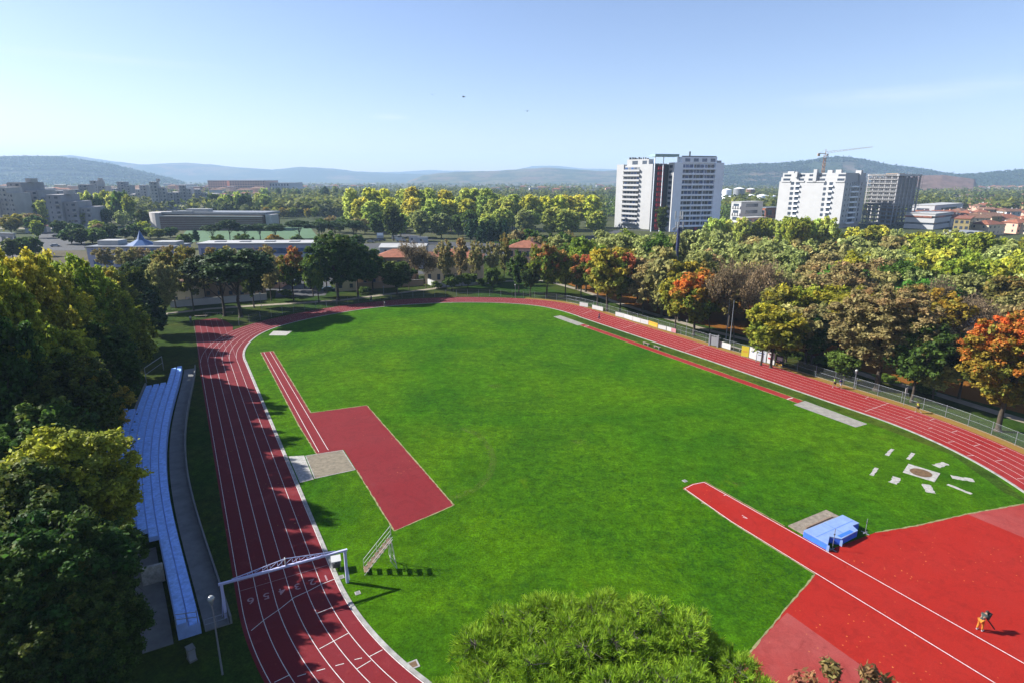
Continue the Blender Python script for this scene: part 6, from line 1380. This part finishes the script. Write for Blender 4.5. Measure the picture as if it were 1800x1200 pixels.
# ------------------------------------------------------------------ people
def skin_mesh(name, verts, edges, rad, mat, parent, sub=1):
    me = bpy.data.meshes.new(name); me.from_pydata(verts, edges, []); me.materials.append(mat); me.update()
    o = link(name, me, parent); s = o.modifiers.new('skin', 'SKIN'); s.use_smooth_shade = True
    if not me.skin_vertices: 
        bpy.context.view_layer.objects.active = o
    lay = me.skin_vertices[0] if len(me.skin_vertices) else None
    if lay:
        for i, r_ in enumerate(rad): lay.data[i].radius = (r_, r_) if not isinstance(r_, tuple) else r_
        lay.data[0].use_root = True
    ss = o.modifiers.new('sub', 'SUBSURF'); ss.levels = sub; ss.render_levels = sub
    return o
def person(g, rz, label, pose, top, legs, shin='skin', hair='hair', h=1.75, group=None, sleeves=True):
    r = empty('person', g, rz, (h/1.75,)*3); tag(r, label, 'person', group)
    P = dict(pel=(0, 0, .93), spi=(0, 0, 1.15), che=(0, 0, 1.36), nek=(0, 0, 1.50), hed=(0, .01, 1.62), crn=(0, .01, 1.72),
             shl=(-.19, 0, 1.43), ell=(-.25, 0, 1.14), hal=(-.24, .08, .90), shr=(.19, 0, 1.43), elr=(.25, 0, 1.14), har=(.24, .08, .90),
             hpl=(-.10, 0, .88), knl=(-.11, .02, .48), anl=(-.11, -.02, .09), tol=(-.12, .16, .04), hpr=(.10, 0, .88), knr=(.11, .02, .48), anr=(.11, -.02, .09), tor=(.12, .16, .04))
    P.update(pose); K = list(P); ix = {k: i for i, k in enumerate(K)}
    E = [('pel', 'spi'), ('spi', 'che'), ('che', 'nek'), ('nek', 'hed'), ('hed', 'crn'), ('che', 'shl'), ('shl', 'ell'), ('ell', 'hal'), ('che', 'shr'), ('shr', 'elr'), ('elr', 'har'), ('pel', 'hpl'), ('hpl', 'knl'), ('knl', 'anl'), ('anl', 'tol'), ('pel', 'hpr'), ('hpr', 'knr'), ('knr', 'anr'), ('anr', 'tor')]
    R = dict(pel=.13, spi=.12, che=.14, nek=.055, hed=.10, crn=.07, shl=.06, ell=.042, hal=.035, shr=.06, elr=.042, har=.035, hpl=.09, knl=.058, anl=.042, tol=.04, hpr=.09, knr=.058, anr=.042, tor=.04)
    def part(nm, keys, grow, mat, cut=None):
        kk = [k for k in K if k in keys]; vi = {k: i for i, k in enumerate(kk)}; V = [P[k] for k in kk]; ed = [(vi[a], vi[b_]) for a, b_ in E if a in vi and b_ in vi]
        if cut:
            for a, b_, f, rd in cut:
                A = Vector(P[a]); B = Vector(P[b_]); V.append(tuple(A.lerp(B, f))); ed.append((vi[a], len(V)-1)); kk.append(rd)
        return skin_mesh(nm, V, ed, [(R[k]+grow if isinstance(k, str) else k) for k in kk], M[mat], r)
    part('body', K, 0, 'skin')
    part('top', ['spi', 'che', 'shl', 'shr']+(['ell', 'elr'] if sleeves else []), .018, top, [('spi', 'pel', .85, .14)])
    if shin == 'skin': part('shorts', ['pel', 'hpl', 'hpr'], .02, legs, [('hpl', 'knl', .7, .085), ('hpr', 'knr', .7, .085)])
    else: part('trousers', ['pel', 'hpl', 'hpr', 'knl', 'knr'], .022, legs, [('knl', 'anl', .9, .062), ('knr', 'anr', .9, .062)])
    hd = Vector(P['hed']); cw = Vector(P['crn']); mb = MB(); c_ = hd.lerp(cw, .45); mb.ball((c_.x, c_.y-.015, c_.z+.015), .112, 10, 1.02); mb.build('hair', M[hair], r, True)
    mb = MB(); f_ = (cw-hd).normalized()
    mb.ball((hd.x, hd.y+.108, hd.z-.01), .018, 6); mb.build('nose', M['skin'], r, True)
    mb = MB(); mb.ball((hd.x-.035, hd.y+.098, hd.z+.02), .012, 6); mb.ball((hd.x+.035, hd.y+.098, hd.z+.02), .012, 6); mb.build('eyes', M['hair'], r, True)
    for a, hk, kn in (('l', 'hal', 'ell'), ('r', 'har', 'elr')):
        H0 = Vector(P[hk]); dr = (H0-Vector(P[kn])).normalized(); sd = dr.cross(Vector((0, 1, 0.2))).normalized(); V = [tuple(H0)]; ed = []; rd = [.03]
        for q in range(4):
            b0 = H0+dr*.07+sd*(q-1.5)*.022; b1 = b0+dr*(.045+.008*(q in (1, 2)))+Vector((0, .01, 0)); b2 = b1+dr*.03+Vector((0, .025, 0)); n0 = len(V); V += [tuple(b0), tuple(b1), tuple(b2)]; ed += [(0, n0), (n0, n0+1), (n0+1, n0+2)]; rd += [.012, .010, .008]
        n0 = len(V); V += [tuple(H0+dr*.03+sd*.045), tuple(H0+dr*.07+sd*.065)]; ed += [(0, n0), (n0, n0+1)]; rd += [.012, .009]
        skin_mesh('hand', V, ed, rd, M['skin'], r, 1)
    mb = MB()
    for a, t_ in (('anl', 'tol'), ('anr', 'tor')): A = Vector(P[a]); B = Vector(P[t_]); mb.tube(A-Vector((0, 0, .03)), B, .055, .045, 6)
    mb.build('shoes', M['cloth_white'], r)
    return r
def run(ph=1): return dict(spi=(0, .04, 1.15), che=(0, .09, 1.35), nek=(0, .12, 1.49), hed=(0, .15, 1.61), crn=(0, .15, 1.71), shl=(-.19, .09, 1.41), shr=(.19, .09, 1.41), ell=(-.27, -.12*ph, 1.20), hal=(-.22, .10*ph+.03, 1.12), elr=(.27, .20*ph+.05, 1.20), har=(.20, .36, 1.25),
    knl=(-.10, .25*ph, .55), anl=(-.10, .18*ph-.02, .13), tol=(-.10, .30*ph+.05, .06), knr=(.10, -.06*ph, .46), anr=(.10, -.42*ph, .25), tor=(.10, -.40*ph, .13))
jr = TH+math.pi/2  # running direction along the straight
blow = dict(spi=(0, .08, 1.10), che=(0, .24, 1.27), nek=(0, .36, 1.36), hed=(0, .46, 1.42), crn=(0, .52, 1.50), shl=(-.19, .25, 1.31), shr=(.19, .25, 1.31), ell=(-.25, .34, 1.04), hal=(-.12, .55, .98), elr=(.25, .30, 1.04), har=(.14, .42, .88), knl=(-.13, .05, .48), anl=(-.15, -.05, .09), tol=(-.15, .12, .04), knr=(.12, .10, .48), anr=(.12, .10, .09), tor=(.12, .28, .04))
gp = G(1721, 1108); gp.z = .03
pr = person(gp, -1.25, 'person in dark green top and orange trousers bending over a leaf blower on red apron', blow, 'cloth_green', 'cloth_orange', 'trousers', 'hair', 1.85)
mb = MB(); mb.box(-.17, .17, -.12, .12, 1.05, 1.55); bp_ = mb.build('blower_pack', M['cloth_green'], None); 
tl = empty('leaf_blower', gp, -1.25, (1.06,)*3); tag(tl, 'leaf blower with long tube held by the bending person', 'leaf blower')
bp_.parent = tl; bp_.location = (0, .0, -.0); bp_.rotation_euler = (-.45, 0, 0)
mb = MB(); mb.tube((.2, .1, 1.25), (.17, .42, .92), .05); mb.tube((.17, .42, .92), (.35, 1.05, .12), .045, .05); mb.build('tube', M['cloth_black'], tl)
def GR(x, y): q = G(x, y); q.z = .024; return q
person(GR(1467, 681), jr-math.pi, 'runner in lime green shirt and dark shorts, left of the pair', run(1), 'cloth_lime', 'cloth_black')
person(GR(1477, 683), jr-math.pi, 'runner in blue shirt and white shorts, right of the pair', run(-1), 'cloth_blue', 'cloth_white')
person(GR(1613, 725), jr-math.pi, 'lone runner in yellow shirt and black shorts on the outer lane', run(1), 'cloth_yellow', 'cloth_black')
person(GR(1053, 563), jr, 'runner in navy with pale top on the right straight near the sand pit', run(1), 'cloth_navy', 'cloth_navy', 'trousers')
walk = dict(knl=(-.11, .14, .5), anl=(-.11, .12, .09), tol=(-.11, .3, .05), knr=(.11, -.05, .48), anr=(.11, -.22, .12), tor=(.11, -.06, .04))
person(GR(653, 530), 1.2, 'person in blue walking in the shade at the far bend, left one', walk, 'cloth_blue', 'cloth_navy', 'trousers')
person(GR(677, 540), 1.4, 'person in white top running in the shade at the far bend, right one', run(1), 'cloth_white', 'cloth_navy')
person(GR(336, 567), .5, 'person in pale blue standing by the benches at the top of the left straight', {}, 'cloth_white', 'cloth_navy', 'trousers')
# birds
for (x, y, lb, a) in ((760, 167, 'small dark bird high in the sky, leftmost of three', .2), (815, 171, 'small dark bird in the sky, middle one of three', 1.2), (927, 196, 'dark bird lowest and rightmost of the three in the sky', -.4)):
    d = Vector(ray(x, y)); p_ = Vector((0, 0, HC))+d*80; r = empty('bird', p_, a, (.8,)*3); tag(r, lb, 'bird', 'birds in the sky')
    skin_mesh('body', [(0, -.28, 0), (0, -.1, 0), (0, .12, .01), (0, .22, .03), (0, .30, .02)], [(0, 1), (1, 2), (2, 3), (3, 4)], [.02, .05, .06, .035, .01], M['cbirds'], r)
    for s_ in (-1, 1):
        mb = MB(); mb.quad((0, -.08, .02), (s_*.28, -.12, .16), (s_*.28, .06, .17), (0, .12, .03)); mb.quad((s_*.28, -.12, .16), (s_*.62, -.18, .08), (s_*.5, -.02, .12), (s_*.28, .06, .17)); mb.build('wing', M['cbirds'], r)
# ------------------------------------------------------------------ far woods and hills
def blobs(rng, P, r, n, size, zb=0.0):
    """many small tree crowns as leaf cards: P (m,3) crown centres"""
    return leaves(rng, P, r, n, size, .8, .5, 1.3, 0, 20, .75)
rng = np.random.default_rng(99)
def scatter(n, x0, x1, d0, d1, hz=(5, 9), avoid=None):
    out = []
    while len(out) < n:
        x = rng.uniform(x0, x1); y = 1/rng.uniform(1/d1, 1/d0); g = ray(x, 400); X = g[0]/g[1]*y
        if avoid and avoid(x, y): continue
        out.append((X, y, rng.uniform(*hz)))
    return np.array(out)
def av(x, y):
    if 1640 < x < 1850 and y < 1000: return rng.random() < .75
    if 255 < x < 360 and y < 620: return True
    if x < 480 and y < 1500: return rng.random() < .6
    if 850 < x < 1080 and y < 2500: return rng.random() < .4
    return False
C = np.vstack([scatter(1500, -60, 1060, 560, 1300, avoid=av), scatter(900, 1270, 1870, 620, 1500, avoid=av), scatter(2200, -80, 1880, 1200, 4500, (5, 10))])
Rr = rng.uniform(4.5, 8, len(C)); V, Fq, at = blobs(rng, C, Rr, 34, 3.6)
tag(link('far_wood', mesh_np('far_wood', V, Fq, L['farwood'], False, at)), 'mass of distant trees on the plain beyond the grove', 'wood', kind='stuff')
C = scatter(260, 1000, 1330, 500, 1100, (5, 8)); V, Fq, at = blobs(rng, C, rng.uniform(4, 6, len(C)), 60, 1.8)
tag(link('distant_scrub', mesh_np('distant_scrub', V, Fq, L['farwood'], False, at)), 'scattered distant trees around the tanks and warehouses', 'wood', kind='stuff')
def wave(u, seed, oct_=5, base=1.0):
    r_ = np.random.default_rng(seed); s = np.zeros_like(u)
    for k in range(oct_):
        f = base*2**k; s += np.sin(u*f*6.283+r_.random()*6.28)*np.sin(u*f*2.1+r_.random()*6.28)/2**k
    return s
def hillmat(name, wood, fields, fs, amt):
    m, t, b = newmat(name); p = geo(t)
    mp = t.nodes.new('ShaderNodeMapping'); t.links.new(p, mp.inputs[0]); mp.inputs['Scale'].default_value = (1, 1, 2.5)
    vo = N(t, 'ShaderNodeTexVoronoi', Scale=fs); t.links.new(mp.outputs[0], vo.inputs['Vector']); sp = t.nodes.new('ShaderNodeSeparateColor'); t.links.new(vo.outputs['Color'], sp.inputs[0])
    f = ramp(t, sp.outputs[0], [(0, fields[0]), (.5, fields[1]), (1, fields[2])]); nz = noise(t, fs*.8, 6, .7, p)
    c = mixc(t, ramp(t, nz, [(amt-.04, (0,)*3), (amt+.04, (1,)*3)]), wood, f)
    c = mixc(t, 1.0, c, ramp(t, noise(t, .05, 4, .75, p), [(.3, (.28,)*3), (.7, (.7,)*3)]), 'MULTIPLY')
    t.links.new(c, b.inputs['Base Color']); b.inputs['Roughness'].default_value = .95; b.inputs['Specular IOR Level'].default_value = .05; return m
FD = [(.12, .14, .05), (.19, .17, .09), (.22, .15, .10)]
def hill(label, prof, d0, wf, wb, mat, seed, rough=3.0, trees=0, tr=7.0, nx=260, nd=34):
    xs = np.array([q[0] for q in prof], float); ys = np.array([q[1] for q in prof], float); X = np.linspace(xs[0], xs[-1], nx); Y = np.interp(X, xs, ys)
    Vv = []; edge = np.minimum(1, np.minimum(X-xs[0], xs[-1]-X)/(.06*(xs[-1]-xs[0]))+.0)
    pk = np.array([max(3.0, HC+ray(x, y)[2]/ray(x, y)[1]*d0) for x, y in zip(X, Y)]); pk = pk*np.clip(edge+.25, 0, 1)
    n1 = wave(X/1800*3, seed, 6); dirs = np.array([[ray(x, 400)[0]/ray(x, 400)[1], 1.] for x in X])
    for j in range(nd):
        t_ = j/(nd-1)*2-1; D = d0+(t_*wf if t_ < 0 else t_*wb); s = (math.cos(math.pi*t_)+1)/2
        z = pk*s+wave(X/1800*9+t_*1.7, seed+3, 5)*rough*s+wave(X/1800*3+t_*4.1, seed+8, 3)*pk*.10*s*(1-s)*4
        if j in (0, nd-1): z = z*0-2
        for i in range(nx): Vv.append((dirs[i, 0]*D, D, max(-2, z[i])))
    Vv = np.array(Vv).reshape(nd, nx, 3); idx = np.arange(nd*nx).reshape(nd, nx)
    Fq = np.stack([idx[:-1, :-1], idx[:-1, 1:], idx[1:, 1:], idx[1:, :-1]], -1).reshape(-1, 4)
    tag(link('hills', mesh_np('hills', Vv.reshape(-1, 3), Fq, mat, True)), kind='structure')
    if trees:
        pts = []; cl = wave(np.linspace(0, 1, 400)*5, seed+20, 5)
        while len(pts) < trees:
            a, b_ = rng.random()*(nx-1.01), rng.random()*(nd*.56)+1; i, j = int(a), int(b_); p = Vv[j, i]*(1-(a-i))+Vv[j, i+1]*(a-i)
            if p[2] < 1 or (tree_mask and tree_mask(X[i], p[2], HC)): continue
            pts.append((p[0]+rng.normal()*8, p[1]+rng.uniform(-10, 10), p[2]+tr*.3))
        pts = np.array(pts); V, F2, at = leaves(rng, pts, rng.uniform(.7, 1.3, len(pts))*tr, 12, tr*.8, .75, .5, 1.2, 0, 100, .7)
        tag(link('hill_wood', mesh_np('hill_wood', V, F2, L['hillwood'], False, at)), label, 'wood', kind='stuff')
tree_mask = None
hb = hillmat('far_mountains', (.05, .085, .05), FD, .002, .62)
hill('', [(600, 305), (700, 302), (760, 300), (830, 302), (900, 300), (935, 292), (985, 292), (1030, 297), (1080, 299), (1180, 302), (1300, 306)], 9800, 700, 700, hb, 5, 8, nx=120, nd=14)
hill('', [(-60, 268), (30, 277), (80, 276), (150, 274), (190, 281), (260, 289), (340, 287), (380, 290), (440, 296), (490, 300), (540, 294), (590, 296), (630, 302), (690, 306), (760, 307), (860, 309)], 7800, 1700, 1000, hillmat('far_ridge', (.05, .085, .045), FD, .0025, .55), 6, 10, nx=200, nd=24)
hill('', [(720, 312), (780, 305), (850, 301), (900, 299), (960, 297), (1010, 299), (1060, 301), (1120, 299), (1260, 296), (1330, 300)], 5600, 1500, 1100, hillmat('mid_hills', (.05, .08, .035), FD, .006, .48), 7, 6, nx=200, nd=24)
hm_ = hillmat('wooded_hill', (.035, .06, .025), FD, .004, .66)
hill('wood on the dark hill at the left horizon', [(-120, 274), (0, 279), (60, 277), (130, 279), (170, 285), (215, 291), (260, 303), (300, 313), (330, 317)], 4200, 900, 800, hm_, 8, 3, trees=6500, tr=9)
tree_mask = lambda x, z, _: (1408 < x < 1490 and 50 < z < 118 and rng.random() < .97)
hill('wood on the round hill behind the crane', [(1180, 312), (1240, 297), (1290, 291), (1350, 290), (1400, 287), (1430, 281), (1465, 278), (1500, 283), (1540, 292), (1600, 299), (1660, 309), (1700, 316)], 3300, 700, 650, hillmat('round_hill', (.05, .075, .03), [(.24, .18, .12), (.22, .17, .12), (.26, .19, .13)], .0035, .50), 9, 2.5, trees=4500, tr=8)
tree_mask = lambda x, z, _: True if False else rng.random() < .2
hill('wood on the hill at the right edge', [(1600, 317), (1660, 309), (1700, 306), (1750, 303), (1800, 299), (1900, 295), (2000, 300)], 2900, 500, 550, hm_, 10, 2.5, trees=1500, tr=6.5)
hill('', [(1560, 314), (1600, 309), (1640, 308), (1690, 314), (1705, 317)], 1850, 260, 250, hillmat('ploughed_hill', (.26, .16, .12), [(.26, .16, .12), (.24, .15, .11), (.28, .18, .13)], .01, .5), 12, .6, nx=80)
# ------------------------------------------------------------------ haze
mb = MB(); mb.box(-10500, 10500, -300, 10800, -3.5, 420); m = bpy.data.materials.new('haze_air'); m.use_nodes = True; t = m.node_tree; t.nodes.clear()
ou = t.nodes.new('ShaderNodeOutputMaterial'); pv = t.nodes.new('ShaderNodeVolumePrincipled'); pv.inputs['Color'].default_value = (.50, .70, .97, 1); pv.inputs['Density'].default_value = 1.15e-4; pv.inputs['Anisotropy'].default_value = .0
t.links.new(pv.outputs[0], ou.inputs['Volume']); hz_ = mb.build('haze', m); hz_['kind'] = 'stuff'
